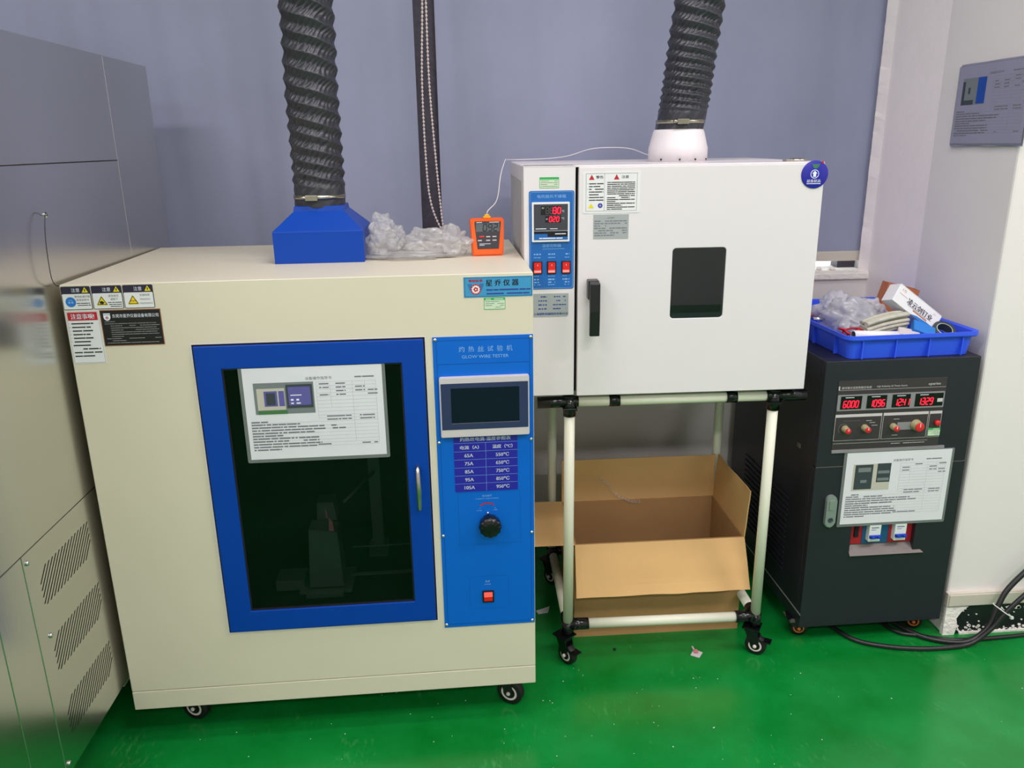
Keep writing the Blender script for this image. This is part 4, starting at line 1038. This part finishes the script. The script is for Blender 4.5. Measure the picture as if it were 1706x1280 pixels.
for (u, z, r_) in ((.0690,.6730,.0085),(.1240,.6740,.0085),(.2040,.6740,.0085),(.2680,.6760,.0135)):
    b = B(); b.lathe([(r_*1.15,PY),(r_*1.1,PY-.003),(r_,PY-.004),(r_*.93,PY-.020)], (u,0,z), 'y', 36, lobes=18, amp=.04); k = b.build('knob', 'knob_olive', c)
    b = B(); b.lathe([(r_*.93,PY-.020),(r_*.90,PY-.0222),(r_*.80,PY-.0228),(.0005,PY-.0228)], (u,0,z), 'y', 28); b.build('knob_cap', 'knob_red', k)
    b = B(); b.box(u-.0008,u+.0008,PY-.0236,PY-.0226,z,z+r_*.8); b.build('knob_pointer', 'sticker_white', k)
b = B(); b.flat=True; b.ring(.0655,.6725,.0135,.0142,PY-.0003,24,.3,3.9); b.rect(.064,.110,.6945,.6950,PY-.0003); b.build('dial_line', 'psu_grey', c)
b = B(); b.lathe([(.0075,PY),(.0075,PY-.008),(.0055,PY-.010),(.0005,PY-.0103)], (.3270,0,.6800), 'y', 24); lab(b.build('push_button', 'knob_red', c), 'red round push button')
calibration_sticker(up, .3050,.3400,.6420,.6650, PY-.001)
def photo_psu(s, R, Bc):
    b = Bc(); b.flat = True; R(b,.07,.43,.16,.53); b.build('printed_photo', 'photo_cream', s)
    b = Bc(); b.flat = True; R(b,.09,.26,.17,.51,.0002); R(b,.30,.43,.16,.42,.0002); b.build('photo_dark_area', 'photo_dark', s)
    b = Bc(); b.flat = True; R(b,.12,.24,.21,.27,.0004); R(b,.15,.21,.38,.42,.0004); R(b,.31,.42,.26,.30,.0004); R(b,.31,.42,.36,.40,.0004); b.build('photo_screen', 'photo_grey', s)
instruction_sheet(dr2, .0850,.3840,.3880,.6020, -.002, 3, photo_psu, label='white printed sheet in clear laminate taped over the cabinet door')
# lock
b = B(); b.rrect(.0380,.0670,.3840,.4800,-.012,0,.0143,8,bev=.003); l = lab(b.build('swing_handle', 'lock_grey', dr2), 'grey rounded lock handle')
b = B(); b.rrect(.0440,.0610,.4380,.4680,-.0145,-.011,.004,4,bev=.001); b.build('push_tab', 'lock_grey', l)
b = B(); b.lathe([(.0075,-.012),(.0072,-.0135),(.004,-.0137),(.0035,-.0125)], (.0525,0,.4080), 'y', 20); b.build('key_cylinder', 'photo_dark', l)
# breaker recess
for (a, e, m_) in ((.1245,.1640,'breaker_red'),(.1650,.2420,'breaker_teal'),(.2430,.3115,'breaker_red')):
    b = B(); b.box(a,e,.0150,.0215,.3150,.3895); b.build('breaker_plate', m_, dr2)
for u in (.1930,.2680):
    b = B(); b.box(u-.0170,u+.0170,-.002,.016,.3280,.3800,bev=.0015); k = b.build('circuit_breaker', 'breaker_white', dr2)
    b = B(); b.box(u-.0160,u+.0160,-.0085,-.0018,.3400,.3490,bev=.001); b.box(u-.0130,u-.0050,-.014,-.008,.3420,.3475,bev=.001); b.box(u+.0050,u+.0130,-.014,-.008,.3420,.3475,bev=.001); b.build('toggle', 'toggle_blue', k)
    b = B(); b.flat=True; b.rect(u-.012,u+.010,.3700,.3725,-.0022); b.rect(u-.012,u+.002,.3640,.3655,-.0022); b.build('print', 'blue_ink', k)
b = B(); b.box(.1400,.1520,.010,.016,.3380,.3750,bev=.001); b.build('dark_indicator', 'dark_gap', dr2)
b = B(); bm = b.bm; vs = [bm.verts.new(p) for p in ((.1245,.0210,.3140),(.3115,.0210,.3140),(.3420,-.0070,.2885),(.1245,-.0070,.2885))]; bm.faces.new(vs)
vs2 = [bm.verts.new(p) for p in ((.1245,.0215,.3120),(.3115,.0215,.3120),(.3420,-.0055,.2865),(.1245,-.0055,.2865))]; bm.faces.new(vs2)
for i in range(4): bm.faces.new((vs[i],vs[(i+1)%4],vs2[(i+1)%4],vs2[i]))
k = lab(b.build('sloped_ledge', 'alu', dr2), 'sloped grey metal ledge below the breakers')
b = B(); b.flat=True; r = random.Random(8)
for i in range(4):
    tt = .2+.19*i; yy = .0210-.028*tt; z = .3140-.0255*tt+.0006
    u = .135
    while u < .300:
        L = r.uniform(.006,.02); bmv = [b.bm.verts.new(p) for p in ((u,yy-.0006,z),(u+L,yy-.0006,z),(u+L,yy-.0010,z-.0007),(u,yy-.0010,z-.0007))]; (b.bm.faces.new(bmv) if r.random() < .6 else None); u += L+.006
b.build('print', 'psu_grey', k)
for (x, y, tr) in ((.012,.06,-.25),(.37,.06,-.4),(.04,.55,.8),(.37,.55,.5)):
    caster(pc, x, y, KZ0, .026, tr, tyre='black_plastic', ring='orange_wheel', wdt=.018)
b = B(); b.box(-.012,.03,.03,.085,KZ0-.003,KZ0-.0005); b.prism([(-.014,KZ0-.002),(.004,KZ0-.002),(-.002,KZ0+.010),(-.012,KZ0+.010)],.028,.030); b.build('mounting_plate', 'alu', pc)

# ------------------------------------------------------------------ blue tray and what lies in it
TRY = .040
tr_ = empty('plastic_tray', (1.185, 2.205, KZ1), TRY, 'royal blue plastic tray on top of the black cabinet', 'tray')
hx, hy = .186, .252; H = .066
def tray_ring(z, ins, r=.02): return [(p[0], p[1], z) for p in rr(-hx+ins, hx-ins, -hy+ins, hy-ins, r, 4)]
b = B(); prof = [(.001,.016,.016),(.052,.009,.02),(.052,.001,.022),(.056,-.002,.024),(H,-.002,.024),(H,.002,.022),(H-.003,.009,.02),(.006,.020,.014)]
R_ = [[b.bm.verts.new(p) for p in tray_ring(z, ins, r)] for z, ins, r in prof]
for i in range(len(R_)-1):
    n = len(R_[i])
    for k in range(n): b.bm.faces.new((R_[i][k],R_[i][(k+1)%n],R_[i+1][(k+1)%n],R_[i+1][k]))
b.bm.faces.new(R_[0]); b.bm.faces.new(R_[-1]); b.build('tray_body', 'tray_blue', tr_)
for k in range(4):
    x = -.14+.093*k; b = B(); b.box(x-.0015,x+.0015,-hy+.003,-hy+.014,.003,.052); b.build('rib', 'tray_blue', tr_)
for k in range(4):
    y = -.18+.12*k; b = B(); b.box(-hx+.003,-hx+.014,y-.0015,y+.0015,.003,.052); b.build('rib', 'tray_blue', tr_)
TB = KZ1+.006
crumple('plastic_bag', 'poly_milky', [(0,0,.062,.100,.085,.066),(-.030,.05,.070,.065,.07,.060),(.055,.02,.068,.055,.055,.048),(.01,-.07,.042,.075,.05,.036)], 12.4, 'crumpled milky plastic bag inside the blue tray beside the printed carton', 'bag', (1.128,2.165,TB), f=.75, amp=.95)
# nail carton: long white box lying tilted
nb_ = empty('nail_carton', (1.242, 2.065, .974), 0, 'white printed nail carton leaning across the blue tray', 'carton')
nb_.rotation_euler = (radians(-16), radians(36), radians(2)); nb_.scale = (.92,.82,.80)
b = B(); b.box(-.088,.088,-.026,.026,-.034,.030,bev=.0015); b.build('carton_body', 'sticker_white', nb_)
b = B(); b.box(-.086,.086,-.026,.026,.0302,.0318); b.box(-.0865,.0865,.006,.022,.0318,.0324); b.build('lid_flap', 'sticker_white', nb_)
b = B(); b.flat=True; b.text('凌云剑钉业', .010, -.001, .0215, -.0266, width=.102, bold=.0006); b.rect(-.035,.045,-.0145,-.0132,-.0266); b.build('lettering', 'sticker_head', nb_)
b = B(); b.flat=True; b.rect(-.010,.048,-.0205,-.0165,-.0266); b.text('LYJ', -.066, .018, .010, -.0266); b.rect(-.078,-.045,.002,.0032,-.0266); b.build('red_print', 'brown_carton', nb_)
b = B(); b.flat=True; b.poly([(-.012,-.0338),(.087,-.0338),(.087,-.022),(.050,-.022),(.010,-.026)], -.0267); b.build('blue_band', 'sticker_blue', nb_)
b = B(); b.flat=True; b.text('JYS', .062, .0055+.012, .006, -.0266); b.build('small_print', 'grey_ink', nb_)
bc_tilt = radians(14)
bc = empty('brown_carton', (1.262, 2.215, TB+.030), radians(-6), 'small open brown carton standing behind the white nail carton', 'carton')
bc.rotation_euler = (0, bc_tilt, radians(-6)); bc.scale = (.85,1,1)
b = B(); b.box(-.055,.055,-.022,-.020,0,.115); b.box(-.055,.055,.020,.022,0,.115); b.box(-.055,-.053,-.02,.02,0,.115); b.box(.053,.055,-.02,.02,0,.115); b.box(-.053,.053,-.02,.02,0,.002); b.build('carton_body', 'brown_carton', bc)
b = B(); b.prism([(-.03,.088),(-.012,.078),(.02,.076),(.05,.072),(.05,.080),(.01,.086),(-.01,.094),(-.024,.096)], -.0228, -.0222); lab(b.build('tear_mark', 'photo_dark', bc), 'dark torn hand hole')
# paper roll, red cord, foam bundle, small packs, tape roll
b = B(); r0=.0125; prof=[(r0-.002,-.075),(r0,-.075),(r0,.075),(r0-.002,.075)]
b.lathe(prof, (0,0,0), 'x', 24); b.bm.faces.ensure_lookup_table()
for f_ in [f for f in b.bm.faces if len(f.verts) > 4]: b.bm.faces.remove(f_)
rl = b.build('paper_roll', 'sticker_white'); rl.location = (1.115,1.990,TB+.050); rl.rotation_euler = (0,radians(4),radians(6)); tag(rl, 'rolled white paper tube along the front of the blue tray', 'paper roll')
b = B(); P = []
for i in range(60):
    a = i/60*4*pi; rr_ = .022+.004*sin(i*.9); P.append((1.055+1.35*rr_*cos(a), 2.020+rr_*sin(a)*.7, TB+.052+.010*sin(a*1.5)+.004*(i/60)))
b.tube(spline(P,2), .0028, 8); tag(b.build('red_cord', 'wire_red'), 'coiled red cord at the front left of the blue tray', 'cord')
b = B(); fb = []
for i in range(26):
    yo, zo = RN.uniform(-.026,.026), RN.uniform(-.022,.022)
    P = spline([(-.07,yo*.8,zo-.006),(-.03,yo,zo+.002),(.02,yo*1.1,zo+.006),(.06,yo*.9,zo+.004)],6); b.tube(P, .0050, 7)
fo = b.build('wire_bundle', 'foam'); fo.location = (1.150,2.035,.938); fo.rotation_euler = (0,radians(-4),radians(12)); fo['kind']='stuff'; tag(fo, 'bundle of grey-beige stranded wire in the middle of the blue tray', 'wire bundle')
b = B(); b.box(-.028,.028,-.018,.018,-.008,.008,bev=.003); o = b.build('foil_pack', 'silver_plastic'); o.location=(1.200,1.995,.918); o.rotation_euler=(radians(20),radians(10),radians(-20)); tag(o,'small silver foil pack at the front of the blue tray','pack')
b = B(); b.box(-.030,.030,-.022,.022,-.010,.010,bev=.002); o = b.build('blue_pack', 'sticker_blue'); o.location=(1.245,2.005,.924); o.rotation_euler=(radians(25),radians(22),radians(-18)); tag(o,'small bright blue packet below the nail carton','pack')
b = B(); b.lathe([(.020,-.012),(.030,-.012),(.030,.012),(.020,.012)], (0,0,0), 'z', 32)
for f_ in [f for f in b.bm.faces if len(f.verts) > 4]: b.bm.faces.remove(f_)
for k in range(32): pass
b2 = B(); n=32
for k in range(n):
    a, c2 = 2*pi*k/n, 2*pi*(k+1)/n
    b.bm.faces.new([b.bm.verts.new(p) for p in ((.020*cos(a),.020*sin(a),-.012),(.020*cos(c2),.020*sin(c2),-.012),(.020*cos(c2),.020*sin(c2),.012),(.020*cos(a),.020*sin(a),.012))])
b2.bm.free()
tp = b.build('tape_roll', 'photo_dark'); tp.location=(1.318,2.030,TB+.044); tp.rotation_euler=(radians(35),0,0); tag(tp,'dark tape roll in the right corner of the blue tray','tape roll')
b = B(); b.lathe([(.0195,-.0125),(.021,-.0125),(.021,.0125),(.0195,.0125)], (0,0,0), 'z', 32)
for f_ in [f for f in b.bm.faces if len(f.verts) > 4]: b.bm.faces.remove(f_)
b.build('tape_core', 'sticker_pale', tp)
b = B(); b.box(-.03,.03,-.02,.02,-.01,.01,bev=.006); o = b.build('pink_pack', 'pink'); o.location=(1.045,2.27,TB+.050); o.rotation_euler=(radians(10),radians(-15),.3); tag(o,'small pink packet at the left end of the blue tray, half hidden by the oven','pack')
b = B(); b.cyl((-.03,0,0),(.03,0,0),.008,n=20); b.cyl((.03,0,0),(.034,0,0),.010,n=20); o = b.build('metal_fitting', 'chrome'); o.location=(1.050,2.19,TB+.054); o.rotation_euler=(0,0,.15); tag(o,'shiny metal rod fitting beside the pink packet in the blue tray','fitting')

# ------------------------------------------------------------------ poster on the pillar side
po = empty('wall_notice', (XR, 2.252, 1.397), -pi/2, 'laminated grey-violet operating notice hanging on the side of the right wall pillar', 'notice')
b = B(); nx = 20; V = []
for k in range(nx+1):
    u = .304*k/nx; lift = -.003-.002*sin(k*.7); V.append([b.bm.verts.new((u,lift-.004*(1-v)*1.0, .213*v)) for v in (0,.25,.5,.75,1)])
for k in range(nx):
    for j in range(4): b.bm.faces.new((V[k][j],V[k+1][j],V[k+1][j+1],V[k][j+1]))
b.build('laminate_sheet', 'paper_shade', po, smooth=True)
def photo_wall(s, R, Bc):
    b = Bc(); b.flat = True; R(b,.08,.42,.16,.50); b.build('printed_photo', 'photo_grey', s)
    b = Bc(); b.flat = True; R(b,.30,.42,.16,.49,.0002); b.build('photo_blue_area', 'panel_dark_blue', s)
    b = Bc(); b.flat = True; R(b,.17,.20,.28,.36,.0002); R(b,.08,.26,.44,.50,.0002); R(b,.08,.12,.2,.44,.0002); b.build('photo_dark_area', 'photo_dark', s)
instruction_sheet(po, .006,.298,.007,.207,-.0085,5,photo_wall,name='printed_sheet',pm='paper_shade',edge=.004)

# ------------------------------------------------------------------ cables on the floor at the right
def cable(pts, r, label, m='cable'):
    b = B(); b.tube(spline(pts, 14), r, 12); return tag(b.build('power_cable', m), label, 'cable')
cable([(1.24,2.12,.020),(1.30,2.00,.010),(1.352,1.935,.0085),(1.44,1.905,.012),(1.500,1.905,.050),(1.530,1.915,.115),(1.565,1.925,.175),(1.66,1.93,.275),(1.78,1.94,.38)], .0078, 'thick black cable rising to the right edge, upper one of the tied pair')
cable([(1.08,2.05,.012),(1.130,1.955,.007),(1.200,1.915,.007),(1.290,1.893,.007),(1.380,1.890,.007),(1.455,1.895,.014),(1.508,1.893,.062),(1.542,1.893,.112),(1.59,1.895,.165),(1.69,1.905,.250),(1.80,1.91,.33)], .0068, 'black cable looping forward on the green floor before rising to the right edge')
cable([(1.22,2.14,.012),(1.27,1.99,.008),(1.33,1.955,.0065),(1.42,1.925,.0065),(1.52,1.922,.0065),(1.65,1.930,.0065),(1.80,1.945,.0065),(2.0,1.94,.0065)], .0060, 'black cable lying flat on the floor along the wall foot to the right')
b = B(); b.tube(spline([(1.515,1.900,.128),(1.530,1.880,.118),(1.551,1.882,.104),(1.553,1.905,.104),(1.535,1.925,.118),(1.515,1.915,.128),(1.515,1.900,.128)],6), .0016, 6); b.box(1.549,1.557,1.879,1.886,.097,.104); tag(b.build('cable_tie', 'tie'), 'white cable tie holding the two thick cables together', 'cable tie')

# ------------------------------------------------------------------ bits on the floor
def litter(name, m, pts, label, cat, thick=.0012, lift=.0012):
    b = B(); n = len(pts)
    vs = [b.bm.verts.new((x, y, lift+.003*abs(noise.noise(Vector((x*40,y*40,0)))))) for x, y in pts]; b.bm.faces.new(vs)
    vt = [b.bm.verts.new((v.co.x, v.co.y, v.co.z-thick)) for v in vs]; b.bm.faces.new(vt[::-1])
    for i in range(n): b.bm.faces.new((vs[i],vs[(i+1)%n],vt[(i+1)%n],vt[i]))
    return tag(b.build(name, m), label, cat)
litter('sachet', 'silver_plastic', [(.636,1.930),(.657,1.915),(.674,1.938),(.656,1.957),(.655,1.972),(.651,1.972),(.651,1.955)], 'small white sachet with a pink mark lying on the green floor before the tube stand', 'sachet')
b = B(); b.box(-.006,.006,-.008,.008,.0045,.0055); o = b.build('pink_mark','pink',bpy.data.objects['sachet']); o.location=(.655,1.943,0)
b = B(); b.lathe([(.0012,0),(.0042,.001),(.0046,.004),(.002,.006)], (.424,1.977,0), n=9); tag(b.build('black_crumb', 'rubber'), 'small black crumb on the floor left of the white sachet', 'crumb')
litter('paper_scrap', 'paper', [(.222,2.180),(.252,2.185),(.262,2.222),(.240,2.210),(.215,2.198)], 'torn white paper scrap on the floor left of the tube stand', 'paper')
b = B()
for k in range(90):
    x, y = RN.uniform(-.75,1.5), RN.uniform(1.2,1.9); s = RN.uniform(.0008,.0022)
    if k < 25: x, y = RN.gauss(.45,.25), RN.gauss(1.65,.1)
    b.lathe([(s*.5,0),(s,.0004),(s*.4,.0011)], (x,y,0), n=5)
o = b.build('floor_specks', 'paper'); tag(o, 'tiny pale crumbs scattered over the green floor', 'crumbs', kind='stuff')

for o in bpy.data.objects:
    n_ = o.name.split('.')[0]
    if o.parent and n_ in ('print','panel_lettering','lettering','table_lettering','small_lettering','pictogram','photo_screen','photo_icons','photo_dark_area','badge_print','border_line','table_rule','lit_digits','unlit_digit','photo_blue_area','red_triangle','wheel_ring','small_print','red_print'):
        o['kind'] = 'stuff'
